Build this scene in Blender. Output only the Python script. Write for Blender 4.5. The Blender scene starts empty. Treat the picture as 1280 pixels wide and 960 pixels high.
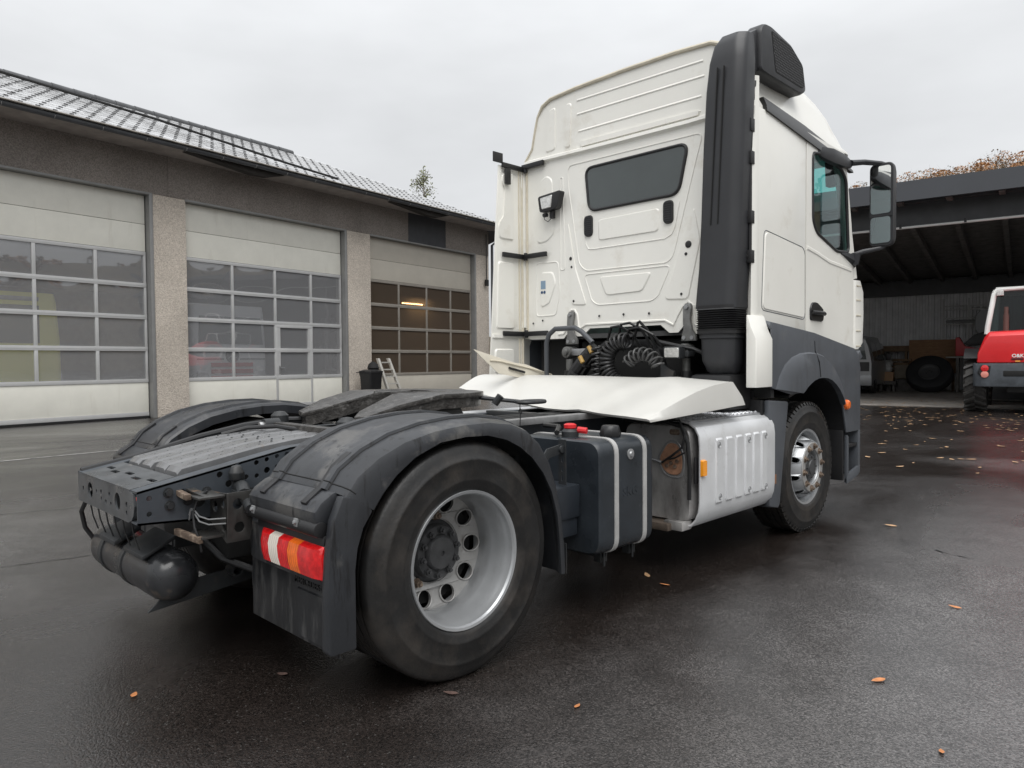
import bpy, bmesh, math, random
from mathutils import Vector, Matrix
random.seed(7)
S = bpy.context.scene
C = S.collection
PI = math.pi
rad = math.radians

# ------------------------------------------------------------------ camera
cam = bpy.data.cameras.new('camera'); cam_o = bpy.data.objects.new('camera', cam); C.objects.link(cam_o)
_r = Vector((0.70790373, 0.7062665, -0.00774213)); _u = Vector((-0.01684516, 0.02784045, 0.99947043)); _f = Vector((-0.70610803, 0.70739843, -0.03160553))
m = Matrix((_r, _u, -_f)).transposed().to_4x4(); m.translation = Vector((3.56879, -2.05789, 1.38442))
cam_o.matrix_world = m
cam.sensor_width = 36; cam.lens = 897.013 / 1280 * 36; cam.clip_start = .05; cam.clip_end = 2000
S.camera = cam_o

# ------------------------------------------------------------------ overcast sky
SUN_AZ = rad(-42)     # sun stands behind and to the right of the camera, high, behind cloud
SUN_EL = rad(60)
world = bpy.data.worlds.new('World'); S.world = world; world.use_nodes = True
nt = world.node_tree; nt.nodes.clear()
def N(t, typ, **kw):
    n = t.nodes.new(typ)
    for k, v in kw.items(): setattr(n, k, v)
    return n
out = N(nt, 'ShaderNodeOutputWorld')
sky = N(nt, 'ShaderNodeTexSky', sky_type='NISHITA'); sky.sun_disc = False
sky.sun_elevation = SUN_EL; sky.sun_rotation = rad(132); sky.air_density = 1.0; sky.dust_density = 3.0
hs = N(nt, 'ShaderNodeHueSaturation'); hs.inputs['Saturation'].default_value = .25
nt.links.new(sky.outputs[0], hs.inputs['Color'])
b1 = N(nt, 'ShaderNodeBackground'); b1.inputs['Strength'].default_value = .06
nt.links.new(hs.outputs[0], b1.inputs['Color'])
tc = N(nt, 'ShaderNodeTexCoord'); sx = N(nt, 'ShaderNodeSeparateXYZ'); nt.links.new(tc.outputs['Generated'], sx.inputs[0])
mr = N(nt, 'ShaderNodeMapRange'); mr.inputs['From Min'].default_value = 0; mr.inputs['From Max'].default_value = 1
mr.inputs['To Min'].default_value = .375; mr.inputs['To Max'].default_value = .92
nt.links.new(sx.outputs['Z'], mr.inputs['Value'])
mp = N(nt, 'ShaderNodeMapping'); mp.inputs['Scale'].default_value = (1.6, 1.6, 4.5); nt.links.new(tc.outputs['Generated'], mp.inputs[0])
nz = N(nt, 'ShaderNodeTexNoise'); nz.inputs['Scale'].default_value = 1.3; nz.inputs['Detail'].default_value = 5; nz.inputs['Roughness'].default_value = .5
nt.links.new(mp.outputs[0], nz.inputs['Vector'])
mr2 = N(nt, 'ShaderNodeMapRange'); mr2.inputs['From Min'].default_value = .3; mr2.inputs['From Max'].default_value = .7
mr2.inputs['To Min'].default_value = .86; mr2.inputs['To Max'].default_value = 1.1
nt.links.new(nz.outputs[0], mr2.inputs['Value'])
mu = N(nt, 'ShaderNodeMath', operation='MULTIPLY'); nt.links.new(mr.outputs[0], mu.inputs[0]); nt.links.new(mr2.outputs[0], mu.inputs[1])
b2 = N(nt, 'ShaderNodeBackground'); b2.inputs['Color'].default_value = (.955, .975, 1.0, 1); nt.links.new(mu.outputs[0], b2.inputs['Strength'])
mx = N(nt, 'ShaderNodeMixShader'); mx.inputs[0].default_value = .93
nt.links.new(b1.outputs[0], mx.inputs[1]); nt.links.new(b2.outputs[0], mx.inputs[2]); nt.links.new(mx.outputs[0], out.inputs[0])

sun = bpy.data.lights.new('sun', 'SUN'); sun.energy = 1.5; sun.angle = rad(50); sun.color = (1, .985, .96)
sun_o = bpy.data.objects.new('sun', sun); C.objects.link(sun_o)
sd = Vector((math.cos(SUN_AZ) * math.cos(SUN_EL), math.sin(SUN_AZ) * math.cos(SUN_EL), math.sin(SUN_EL)))
sun_o.rotation_euler = sd.to_track_quat('Z', 'Y').to_euler(); sun_o.location = (0, 0, 30)

S.view_settings.view_transform = 'Standard'; S.view_settings.look = 'None'
S.view_settings.exposure = .72; S.view_settings.gamma = 1; S.view_settings.use_curve_mapping = False
S.render.engine = 'CYCLES'
S.cycles.max_bounces = 8; S.cycles.transparent_max_bounces = 12

# ------------------------------------------------------------------ materials
MAT = {}
def mat(name, col, rough=.5, metal=0.0, var=.0, vscale=3.0, bump=0.0, bscale=80.0, dirt=None, rvar=0.0, coat=0.0, stretch=None, emit=None, streak=None):
    """principled surface; var: tonal variation, dirt=(colour, low, high, scale) soft patches, bump: fine relief"""
    if name in MAT: return MAT[name]
    M = bpy.data.materials.new(name); M.use_nodes = True; t = M.node_tree; t.nodes.clear(); MAT[name] = M
    o = N(t, 'ShaderNodeOutputMaterial'); p = N(t, 'ShaderNodeBsdfPrincipled'); t.links.new(p.outputs[0], o.inputs[0])
    p.inputs['Roughness'].default_value = rough; p.inputs['Metallic'].default_value = metal
    p.inputs['Coat Weight'].default_value = coat; p.inputs['Coat Roughness'].default_value = .12
    tc = N(t, 'ShaderNodeTexCoord'); vec = tc.outputs['Object']
    if stretch:
        mp = N(t, 'ShaderNodeMapping'); mp.inputs['Scale'].default_value = stretch; t.links.new(vec, mp.inputs[0]); vec = mp.outputs[0]
    cs = None
    c4 = tuple(col) + (1,)
    if var:
        n = N(t, 'ShaderNodeTexNoise'); n.inputs['Scale'].default_value = vscale; n.inputs['Detail'].default_value = 6; n.inputs['Roughness'].default_value = .62
        t.links.new(vec, n.inputs['Vector'])
        r = N(t, 'ShaderNodeMapRange'); r.inputs['From Min'].default_value = .3; r.inputs['From Max'].default_value = .7
        r.inputs['To Min'].default_value = 1 - var; r.inputs['To Max'].default_value = 1 + var; t.links.new(n.outputs[0], r.inputs['Value'])
        h = N(t, 'ShaderNodeMix', data_type='RGBA', blend_type='MULTIPLY'); h.inputs[0].default_value = 1
        h.inputs[6].default_value = c4; t.links.new(r.outputs[0], h.inputs[7]); cs = h.outputs[2]
    if dirt:
        dc, lo, hi, dsc = dirt
        n = N(t, 'ShaderNodeTexNoise'); n.inputs['Scale'].default_value = dsc; n.inputs['Detail'].default_value = 8; n.inputs['Roughness'].default_value = .65
        t.links.new(vec, n.inputs['Vector'])
        r = N(t, 'ShaderNodeMapRange'); r.inputs['From Min'].default_value = lo; r.inputs['From Max'].default_value = hi; t.links.new(n.outputs[0], r.inputs['Value'])
        h = N(t, 'ShaderNodeMix', data_type='RGBA'); t.links.new(r.outputs[0], h.inputs[0])
        if cs: t.links.new(cs, h.inputs[6])
        else: h.inputs[6].default_value = c4
        h.inputs[7].default_value = tuple(dc) + (1,); cs = h.outputs[2]
    if streak:    # run-down marks: (colour, low, high, scale, stretch)
        dc, lo, hi, dsc, st = streak
        mp2 = N(t, 'ShaderNodeMapping'); mp2.inputs['Scale'].default_value = st; t.links.new(tc.outputs['Object'], mp2.inputs[0])
        n = N(t, 'ShaderNodeTexNoise'); n.inputs['Scale'].default_value = dsc; n.inputs['Detail'].default_value = 6; n.inputs['Roughness'].default_value = .7
        t.links.new(mp2.outputs[0], n.inputs['Vector'])
        r = N(t, 'ShaderNodeMapRange'); r.inputs['From Min'].default_value = lo; r.inputs['From Max'].default_value = hi; t.links.new(n.outputs[0], r.inputs['Value'])
        h = N(t, 'ShaderNodeMix', data_type='RGBA'); t.links.new(r.outputs[0], h.inputs[0])
        if cs: t.links.new(cs, h.inputs[6])
        else: h.inputs[6].default_value = c4
        h.inputs[7].default_value = tuple(dc) + (1,); cs = h.outputs[2]
    if cs: t.links.new(cs, p.inputs['Base Color'])
    else: p.inputs['Base Color'].default_value = c4
    if rvar:
        n = N(t, 'ShaderNodeTexNoise'); n.inputs['Scale'].default_value = 5.0; n.inputs['Detail'].default_value = 5
        t.links.new(vec, n.inputs['Vector'])
        r = N(t, 'ShaderNodeMapRange'); r.inputs['From Min'].default_value = .3; r.inputs['From Max'].default_value = .7
        r.inputs['To Min'].default_value = max(.05, rough - rvar); r.inputs['To Max'].default_value = min(1, rough + rvar)
        t.links.new(n.outputs[0], r.inputs['Value']); t.links.new(r.outputs[0], p.inputs['Roughness'])
    if bump:
        n = N(t, 'ShaderNodeTexNoise'); n.inputs['Scale'].default_value = bscale; n.inputs['Detail'].default_value = 4
        t.links.new(tc.outputs['Object'], n.inputs['Vector'])
        b = N(t, 'ShaderNodeBump'); b.inputs['Strength'].default_value = bump; b.inputs['Distance'].default_value = .01
        t.links.new(n.outputs[0], b.inputs['Height']); t.links.new(b.outputs[0], p.inputs['Normal'])
    if emit:
        p.inputs['Emission Color'].default_value = tuple(emit[0]) + (1,); p.inputs['Emission Strength'].default_value = emit[1]
    return M

def glass(name, tint, refl=1.0, rough=.0, ior=1.45, haze=None, glow=0):
    if name in MAT: return MAT[name]
    M = bpy.data.materials.new(name); M.use_nodes = True; t = M.node_tree; t.nodes.clear(); MAT[name] = M
    o = N(t, 'ShaderNodeOutputMaterial'); tr = N(t, 'ShaderNodeBsdfTransparent'); tr.inputs[0].default_value = tuple(tint) + (1,)
    g = N(t, 'ShaderNodeBsdfGlossy'); g.inputs['Roughness'].default_value = rough; g.inputs['Color'].default_value = (refl, refl, refl, 1)
    # Schlick reflectance, the same from either side of the thin sheet
    f0 = ((ior - 1) / (ior + 1)) ** 2
    ge = N(t, 'ShaderNodeNewGeometry'); dt = N(t, 'ShaderNodeVectorMath', operation='DOT_PRODUCT'); t.links.new(ge.outputs['Normal'], dt.inputs[0]); t.links.new(ge.outputs['Incoming'], dt.inputs[1])
    ab = N(t, 'ShaderNodeMath', operation='ABSOLUTE'); t.links.new(dt.outputs['Value'], ab.inputs[0])
    om = N(t, 'ShaderNodeMath', operation='SUBTRACT'); om.inputs[0].default_value = 1; t.links.new(ab.outputs[0], om.inputs[1])
    pw = N(t, 'ShaderNodeMath', operation='POWER'); t.links.new(om.outputs[0], pw.inputs[0]); pw.inputs[1].default_value = 5
    f = N(t, 'ShaderNodeMath', operation='MULTIPLY_ADD'); t.links.new(pw.outputs[0], f.inputs[0]); f.inputs[1].default_value = 1 - f0; f.inputs[2].default_value = f0
    body = tr.outputs[0]
    if haze:      # a dusty, slightly milky sheet
        d = N(t, 'ShaderNodeBsdfDiffuse'); d.inputs[0].default_value = tuple(haze[1]) + (1,)
        hm = N(t, 'ShaderNodeMixShader'); hm.inputs[0].default_value = haze[0]; t.links.new(tr.outputs[0], hm.inputs[1]); t.links.new(d.outputs[0], hm.inputs[2])
        if glow:
            tl = N(t, 'ShaderNodeBsdfTranslucent'); tl.inputs[0].default_value = tuple(min(1, c * 2.6) for c in haze[1]) + (1,); am = N(t, 'ShaderNodeMixShader'); am.inputs[0].default_value = glow
            t.links.new(d.outputs[0], am.inputs[1]); t.links.new(tl.outputs[0], am.inputs[2]); t.links.new(am.outputs[0], hm.inputs[2])
        body = hm.outputs[0]
    mx = N(t, 'ShaderNodeMixShader'); t.links.new(f.outputs[0], mx.inputs[0]); t.links.new(body, mx.inputs[1]); t.links.new(g.outputs[0], mx.inputs[2])
    t.links.new(mx.outputs[0], o.inputs[0]); return M

def asphalt():
    M = bpy.data.materials.new('wet_asphalt'); M.use_nodes = True; t = M.node_tree; t.nodes.clear(); L = t.links.new
    o = N(t, 'ShaderNodeOutputMaterial'); p = N(t, 'ShaderNodeBsdfPrincipled'); L(p.outputs[0], o.inputs[0])
    tc = N(t, 'ShaderNodeTexCoord'); v = tc.outputs['Object']
    def noise(sc, det, ro=.6, vec=v, dist=0):
        n = N(t, 'ShaderNodeTexNoise'); n.inputs['Scale'].default_value = sc; n.inputs['Detail'].default_value = det
        n.inputs['Roughness'].default_value = ro; n.inputs['Distortion'].default_value = dist; L(vec, n.inputs['Vector']); return n.outputs[0]
    def rng(s, a, b, c, d):
        r = N(t, 'ShaderNodeMapRange'); r.inputs['From Min'].default_value = a; r.inputs['From Max'].default_value = b
        r.inputs['To Min'].default_value = c; r.inputs['To Max'].default_value = d; L(s, r.inputs['Value']); return r.outputs[0]
    mp = N(t, 'ShaderNodeMapping'); mp.inputs['Scale'].default_value = (1, .45, 1); mp.inputs['Rotation'].default_value = (0, 0, rad(-50)); L(v, mp.inputs[0])
    big = noise(.34, 5, .55, mp.outputs[0], .4)
    mid = noise(2.2, 6, .65)
    fine = noise(150, 3, .75)
    def patch(cx, cy, r, sy):      # 1 inside a pale patch that paints in sky sheen, frayed by noise
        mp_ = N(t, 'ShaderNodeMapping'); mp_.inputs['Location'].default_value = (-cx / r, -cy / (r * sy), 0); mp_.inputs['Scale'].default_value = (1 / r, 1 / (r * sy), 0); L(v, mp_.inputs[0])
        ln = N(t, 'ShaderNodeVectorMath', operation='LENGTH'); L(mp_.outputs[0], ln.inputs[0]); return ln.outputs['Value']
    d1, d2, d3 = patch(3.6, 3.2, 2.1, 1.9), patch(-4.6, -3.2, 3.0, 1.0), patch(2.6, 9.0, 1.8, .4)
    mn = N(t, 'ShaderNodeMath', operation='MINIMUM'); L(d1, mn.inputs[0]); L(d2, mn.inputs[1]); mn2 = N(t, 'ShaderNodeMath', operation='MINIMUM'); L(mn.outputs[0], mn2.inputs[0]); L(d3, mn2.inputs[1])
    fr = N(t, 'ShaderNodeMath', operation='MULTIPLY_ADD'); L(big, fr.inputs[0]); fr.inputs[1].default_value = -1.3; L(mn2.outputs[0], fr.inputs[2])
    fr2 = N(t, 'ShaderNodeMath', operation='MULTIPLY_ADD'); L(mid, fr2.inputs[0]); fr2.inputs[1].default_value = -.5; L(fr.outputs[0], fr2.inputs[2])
    sheen = rng(fr2.outputs[0], -.75, .35, 1, 0)
    cr = N(t, 'ShaderNodeMix', data_type='RGBA'); L(sheen, cr.inputs[0])
    cr.inputs[6].default_value = (.0140, .0108, .0094, 1); cr.inputs[7].default_value = (.105, .100, .099, 1)  # dark wet tone, then a paler tone painted in for reflected sky
    c2 = N(t, 'ShaderNodeMix', data_type='RGBA', blend_type='MULTIPLY'); c2.inputs[0].default_value = 1
    L(cr.outputs[2], c2.inputs[6]); L(rng(mid, .3, .7, .78, 1.22), c2.inputs[7])
    c3 = N(t, 'ShaderNodeMix', data_type='RGBA', blend_type='MULTIPLY'); c3.inputs[0].default_value = 1
    L(c2.outputs[2], c3.inputs[6]); L(rng(fine, .3, .7, .3, 1.9), c3.inputs[7])
    # stone aggregate: every chip its own tone
    va = N(t, 'ShaderNodeTexVoronoi'); va.inputs['Scale'].default_value = 135; L(v, va.inputs['Vector'])
    vs_ = N(t, 'ShaderNodeSeparateColor'); L(va.outputs['Color'], vs_.inputs[0])
    c5 = N(t, 'ShaderNodeMix', data_type='RGBA', blend_type='MULTIPLY'); c5.inputs[0].default_value = 1
    L(c3.outputs[2], c5.inputs[6]); L(rng(vs_.outputs[0], 0, 1, .35, 1.75), c5.inputs[7]); c3 = c5
    # pale stone chips
    vo = N(t, 'ShaderNodeTexVoronoi'); vo.inputs['Scale'].default_value = 95; L(v, vo.inputs['Vector'])
    vc = N(t, 'ShaderNodeSeparateColor'); L(vo.outputs['Color'], vc.inputs[0])
    gt = N(t, 'ShaderNodeMath', operation='GREATER_THAN'); gt.inputs[1].default_value = .95; L(vc.outputs[0], gt.inputs[0])
    lt = N(t, 'ShaderNodeMath', operation='LESS_THAN'); lt.inputs[1].default_value = .38; L(vo.outputs['Distance'], lt.inputs[0])
    an = N(t, 'ShaderNodeMath', operation='MULTIPLY'); L(gt.outputs[0], an.inputs[0]); L(lt.outputs[0], an.inputs[1])
    c4 = N(t, 'ShaderNodeMix', data_type='RGBA'); L(an.outputs[0], c4.inputs[0]); L(c3.outputs[2], c4.inputs[6]); c4.inputs[7].default_value = (.06, .056, .053, 1)
    L(c4.outputs[2], p.inputs['Base Color'])
    wet = noise(.5, 6, .62, mp.outputs[0], .8)
    L(rng(wet, .36, .62, .15, .30), p.inputs['Roughness'])
    p.inputs['IOR'].default_value = 1.85
    st = N(t, 'ShaderNodeTexVoronoi'); st.inputs['Scale'].default_value = 110; L(v, st.inputs['Vector'])
    ag = N(t, 'ShaderNodeMath', operation='MULTIPLY_ADD'); L(st.outputs['Distance'], ag.inputs[0]); ag.inputs[1].default_value = -.9; L(fine, ag.inputs[2])
    b = N(t, 'ShaderNodeBump'); b.inputs['Distance'].default_value = .0028
    L(rng(wet, .34, .6, .22, .6), b.inputs['Strength']); L(ag.outputs[0], b.inputs['Height']); 
    b2 = N(t, 'ShaderNodeBump'); b2.inputs['Distance'].default_value = .01; b2.inputs['Strength'].default_value = .06
    L(noise(9, 4), b2.inputs['Height']); L(b.outputs[0], b2.inputs['Normal']); L(b2.outputs[0], p.inputs['Normal'])
    MAT['wet_asphalt'] = M; return M

def pebble(name, c1, c2, sc=26, rough=.9):
    M = bpy.data.materials.new(name); M.use_nodes = True; t = M.node_tree; t.nodes.clear(); L = t.links.new; MAT[name] = M
    o = N(t, 'ShaderNodeOutputMaterial'); p = N(t, 'ShaderNodeBsdfPrincipled'); L(p.outputs[0], o.inputs[0]); p.inputs['Roughness'].default_value = rough
    tc = N(t, 'ShaderNodeTexCoord'); vo = N(t, 'ShaderNodeTexVoronoi'); vo.inputs['Scale'].default_value = sc; L(tc.outputs['Object'], vo.inputs['Vector'])
    se = N(t, 'ShaderNodeSeparateColor'); L(vo.outputs['Color'], se.inputs[0])
    mxx = N(t, 'ShaderNodeMix', data_type='RGBA'); L(se.outputs[0], mxx.inputs[0]); mxx.inputs[6].default_value = tuple(c1) + (1,); mxx.inputs[7].default_value = tuple(c2) + (1,)
    n = N(t, 'ShaderNodeTexNoise'); n.inputs['Scale'].default_value = .8; n.inputs['Detail'].default_value = 6; L(tc.outputs['Object'], n.inputs['Vector'])
    r = N(t, 'ShaderNodeMapRange'); r.inputs['From Min'].default_value = .3; r.inputs['From Max'].default_value = .7; r.inputs['To Min'].default_value = .85; r.inputs['To Max'].default_value = 1.1; L(n.outputs[0], r.inputs['Value'])
    mm = N(t, 'ShaderNodeMix', data_type='RGBA', blend_type='MULTIPLY'); mm.inputs[0].default_value = 1; L(mxx.outputs[2], mm.inputs[6]); L(r.outputs[0], mm.inputs[7])
    L(mm.outputs[2], p.inputs['Base Color'])
    b = N(t, 'ShaderNodeBump'); b.inputs['Strength'].default_value = .7; b.inputs['Distance'].default_value = .02; L(vo.outputs['Distance'], b.inputs['Height']); L(b.outputs[0], p.inputs['Normal'])
    return M

WHITE = mat('white_cab_paint', (.82, .808, .755), .34, var=.035, vscale=1.5, dirt=((.60, .56, .48), .58, .85, 3.0), coat=.3, rvar=.06, streak=((.55, .50, .42), .66, 1.0, 4, (4, 4, .35)))
CREAM = mat('cream_seal', (.62, .57, .46), .6, var=.12, vscale=8)
SLATE = mat('slate_grey_plastic', (.076, .083, .094), .42, var=.10, vscale=3, rvar=.08, dirt=((.12, .12, .12), .58, .85, 4), streak=((.045, .048, .052), .55, .8, 5, (3, 3, .4)))
FEND = mat('mudguard_plastic', (.028, .030, .034), .38, var=.25, vscale=3.5, rvar=.12, bump=.05, bscale=220, dirt=((.085, .083, .08), .54, .64, 3.6), streak=((.012, .012, .013), .56, .64, 5, (4, 4, .5)))
FLAP = mat('mudflap_rubber', (.016, .017, .019), .42, var=.3, vscale=4, rvar=.14, dirt=((.060, .060, .060), .50, .62, 5), stretch=(2.6, 2.6, .6))
FRAME = mat('chassis_grey_paint', (.052, .060, .070), .42, var=.2, vscale=5, rvar=.12, bump=.04, bscale=150, dirt=((.115, .10, .085), .6, .8, 7))
DFRAME = mat('dark_chassis_paint', (.022, .024, .026), .5, var=.3, vscale=6, rvar=.12, dirt=((.06, .05, .042), .56, .8, 8))
GREASE = mat('greasy_steel', (.050, .047, .044), .34, metal=.2, var=.5, vscale=18, bump=.6, bscale=42, rvar=.14, dirt=((.17, .163, .155), .54, .72, 19))
BLACK = mat('black_plastic', (.014, .014, .015), .45, var=.15, vscale=6, rvar=.08)
SATIN = mat('satin_black_duct', (.026, .027, .030), .46, var=.12, vscale=3, rvar=.08, bump=.03, bscale=260)
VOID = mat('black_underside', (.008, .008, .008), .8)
RUB = mat('tyre_rubber', (.0105, .0102, .010), .46, var=.45, vscale=6, bump=.12, bscale=70, rvar=.16, dirt=((.040, .034, .029), .46, .74, 5.5))
TREAD = mat('hose_rubber', (.013, .013, .014), .42)
RIM = mat('silver_rim_paint', (.38, .39, .40), .36, metal=.5, var=.08, vscale=6, rvar=.08, dirt=((.26, .25, .235), .6, .9, 8))
RIMD = mat('grimy_rim_paint', (.36, .355, .345), .45, metal=.35, var=.18, vscale=9, rvar=.1, dirt=((.15, .13, .11), .55, .8, 9))
HUB = mat('hub_grey', (.065, .066, .068), .5, metal=.3, var=.25, vscale=20)
RUST = mat('rusty_steel', (.12, .085, .062), .8, var=.4, vscale=30, bump=.3, bscale=120, dirt=((.32, .26, .2), .5, .7, 30))
RUSTB = mat('light_rust_stone', (.36, .19, .115), .75, var=.3, vscale=25, bump=.2)
COVER = mat('silver_cover', (.72, .73, .74), .36, metal=.35, var=.06, vscale=5, rvar=.06, dirt=((.42, .41, .39), .6, .85, 6), streak=((.40, .385, .36), .6, .9, 6, (3, 3, .4)))
PLATE = mat('aluminium_tread_plate', (.60, .61, .63), .3, metal=.45, var=.15, vscale=12, rvar=.1)
STEEL = mat('stained_steel', (.42, .41, .40), .34, metal=.45, var=.35, vscale=5, rvar=.12, dirt=((.10, .09, .085), .5, .75, 6), stretch=(1, 1, .35))
GALV = mat('galvanised_steel', (.32, .325, .33), .42, metal=.5, var=.2, vscale=14, rvar=.1)
STRAP = mat('pale_strap', (.44, .435, .425), .5, metal=.2, var=.1, vscale=10)
TANK = mat('tank_blue_grey', (.020, .0245, .030), .33, var=.3, vscale=5, rvar=.1, dirt=((.065, .07, .075), .6, .8, 60))
RED = mat('red_lens', (.60, .012, .014), .12, coat=.6, var=.35, vscale=28)
ORANGE = mat('orange_lens', (.80, .15, .015), .12, coat=.6, var=.25, vscale=28)
WLENS = mat('white_lens', (.72, .66, .58), .15, coat=.6)
CLEAR = mat('lamp_glass', (.62, .62, .60), .12, metal=.3, var=.3, vscale=40, coat=.6)
REDP = mat('red_paint', (.62, .02, .025), .4, var=.08)
MIRROR = mat('mirror_silver', (.82, .84, .85), .03, metal=1.0)
GLS = glass('tinted_cab_glass', (.66, .80, .79))
GLR = mat('dark_rear_glass', (.055, .066, .066), .08, coat=.4, var=.1, vscale=2)
GLSUN = glass('teal_sun_strip_glass', (.30, .86, .82))
STICK = mat('sticker_blue', (.22, .32, .42), .5)
CABIN = mat('cab_interior_grey', (.075, .075, .075), .8, var=.2)

# ------------------------------------------------------------------ mesh builder
class MB:
    def __init__(s): s.v = []; s.f = []
    def add(s, V, F):
        o = len(s.v); s.v += [tuple(v) for v in V]; s.f += [tuple(i + o for i in f) for f in F]; return s
    def box(s, x0, x1, y0, y1, z0, z1):
        return s.add([(x, y, z) for x in (x0, x1) for y in (y0, y1) for z in (z0, z1)],
                     [(0, 1, 3, 2), (4, 6, 7, 5), (0, 4, 5, 1), (2, 3, 7, 6), (0, 2, 6, 4), (1, 5, 7, 3)])
    def obox(s, c, ax, ay, az):   # oriented box: centre and three half-axis vectors
        c, ax, ay, az = map(Vector, (c, ax, ay, az))
        return s.add([c + i * ax + j * ay + k * az for i in (-1, 1) for j in (-1, 1) for k in (-1, 1)],
                     [(0, 1, 3, 2), (4, 6, 7, 5), (0, 4, 5, 1), (2, 3, 7, 6), (0, 2, 6, 4), (1, 5, 7, 3)])
    def loft(s, rings, closed=True, caps=True):
        n = len(rings[0]); V = [p for r in rings for p in r]; F = []
        for i in range(len(rings) - 1):
            for j in range(n if closed else n - 1):
                k = (j + 1) % n; F.append((i * n + j, i * n + k, (i + 1) * n + k, (i + 1) * n + j))
        if caps: F.append(tuple(range(n))[::-1]); F.append(tuple((len(rings) - 1) * n + j for j in range(n)))
        return s.add(V, F)
    def prism(s, pts, axis, a0, a1):
        f = {'x': lambda p, a: (a, p[0], p[1]), 'y': lambda p, a: (p[0], a, p[1]), 'z': lambda p, a: (p[0], p[1], a)}[axis]
        return s.loft([[f(p, a0) for p in pts], [f(p, a1) for p in pts]])
    def frust(s, pts, axis, a0, a1, inset):   # prism whose far face is inset towards its centroid: a pressed panel
        cx = sum(p[0] for p in pts) / len(pts); cy = sum(p[1] for p in pts) / len(pts); q = []
        for p in pts:
            d = math.hypot(p[0] - cx, p[1] - cy); k = max(0, 1 - inset / d); q.append((cx + (p[0] - cx) * k, cy + (p[1] - cy) * k))
        f = {'x': lambda p, a: (a, p[0], p[1]), 'y': lambda p, a: (p[0], a, p[1]), 'z': lambda p, a: (p[0], p[1], a)}[axis]
        return s.loft([[f(p, a0) for p in pts], [f(p, a1) for p in q]])
    def tube(s, path, r, n=8, closed=False, flat=None):
        P = [Vector(p) for p in path]; rings = []; L = len(P); up = None
        for i in range(L):
            a = P[(i - 1) % L] if closed or i > 0 else P[i]; b = P[(i + 1) % L] if closed or i < L - 1 else P[i]
            t = (b - a).normalized()
            if up is None: up = Vector((0, 0, 1)) if abs(t.z) < .9 else Vector((1, 0, 0))
            u = (up - t * up.dot(t))
            if u.length < 1e-6: u = t.orthogonal()
            u.normalize(); w = t.cross(u); up = u
            rr = r[i] if isinstance(r, (list, tuple)) else r
            rings.append([P[i] + rr * (math.cos(2 * PI * k / n) * u * (flat or 1) + math.sin(2 * PI * k / n) * w) for k in range(n)])
        if closed: rings.append(rings[0]); return s.loft(rings, caps=False)
        return s.loft(rings)
    def cyl(s, p0, p1, r, n=16, r2=None):
        p0, p1 = Vector(p0), Vector(p1); t = (p1 - p0).normalized(); u = t.orthogonal().normalized(); w = t.cross(u); r2 = r if r2 is None else r2
        return s.loft([[p + q * (math.cos(2 * PI * k / n) * u + math.sin(2 * PI * k / n) * w) for k in range(n)] for p, q in ((p0, r), (p1, r2))])
    def lathe(s, prof, axis='x', c=(0, 0, 0), n=56, closed=False):
        rings = []
        for r, t in prof:
            R_ = []
            for k in range(n):
                a = 2 * PI * k / n; A, B = r * math.cos(a), r * math.sin(a)
                R_.append({'x': (c[0] + t, c[1] + A, c[2] + B), 'y': (c[0] + A, c[1] + t, c[2] + B), 'z': (c[0] + A, c[1] + B, c[2] + t)}[axis])
            rings.append(R_)
        if closed: rings.append(rings[0])
        return s.loft(rings, caps=False)
    def plate(s, outer, holes, axis, a0, a1, fn=None):
        cu = bpy.data.curves.new('tmp', 'CURVE'); cu.dimensions = '2D'; cu.fill_mode = 'BOTH'; cu.extrude = abs(a1 - a0) / 2
        for loop in [outer] + holes:
            sp = cu.splines.new('POLY'); sp.points.add(len(loop) - 1); sp.use_cyclic_u = True
            for i, p in enumerate(loop): sp.points[i].co = (p[0], p[1], 0, 1)
        ob = bpy.data.objects.new('tmp', cu); me = bpy.data.meshes.new_from_object(ob)
        mid = (a0 + a1) / 2
        f = {'x': lambda u, v, w: (mid + w, u, v), 'y': lambda u, v, w: (u, mid + w, v), 'z': lambda u, v, w: (u, v, mid + w)}[axis]
        V = [f(*v.co) for v in me.vertices]
        if fn: V = [fn(v) for v in V]
        F = [tuple(p.vertices) for p in me.polygons]
        bpy.data.objects.remove(ob); bpy.data.curves.remove(cu); bpy.data.meshes.remove(me)
        return s.add(V, F)
    def text(s, body, size, depth, fn, bold=0):
        cu = bpy.data.curves.new('tmp', 'FONT'); cu.body = body; cu.size = size; cu.extrude = depth; cu.align_x = 'CENTER'; cu.offset = bold
        ob = bpy.data.objects.new('tmp', cu); me = bpy.data.meshes.new_from_object(ob)
        s.add([fn(v.co) for v in me.vertices], [tuple(p.vertices) for p in me.polygons])
        bpy.data.objects.remove(ob); bpy.data.curves.remove(cu); bpy.data.meshes.remove(me); return s
    def xf(s, M):
        s.v = [tuple(M @ Vector(v)) for v in s.v]; return s
    def clampz(s, z):
        s.v = [(v[0], v[1], max(v[2], z)) for v in s.v]; return s
    def mesh(s, name, material, bevel=0.0, seg=2, smooth=True, ang=35, weld=True):
        bm = bmesh.new(); vs = [bm.verts.new(v) for v in s.v]
        for f in s.f:
            try: bm.faces.new([vs[i] for i in f])
            except ValueError: pass
        if weld: bmesh.ops.remove_doubles(bm, verts=bm.verts, dist=1e-5)
        bmesh.ops.recalc_face_normals(bm, faces=bm.faces)
        if bevel:
            ed = [e for e in bm.edges if len(e.link_faces) == 2 and e.calc_face_angle(0) > rad(28)]
            bmesh.ops.bevel(bm, geom=ed, offset=bevel, segments=seg, profile=.6, affect='EDGES', clamp_overlap=True)
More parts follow.
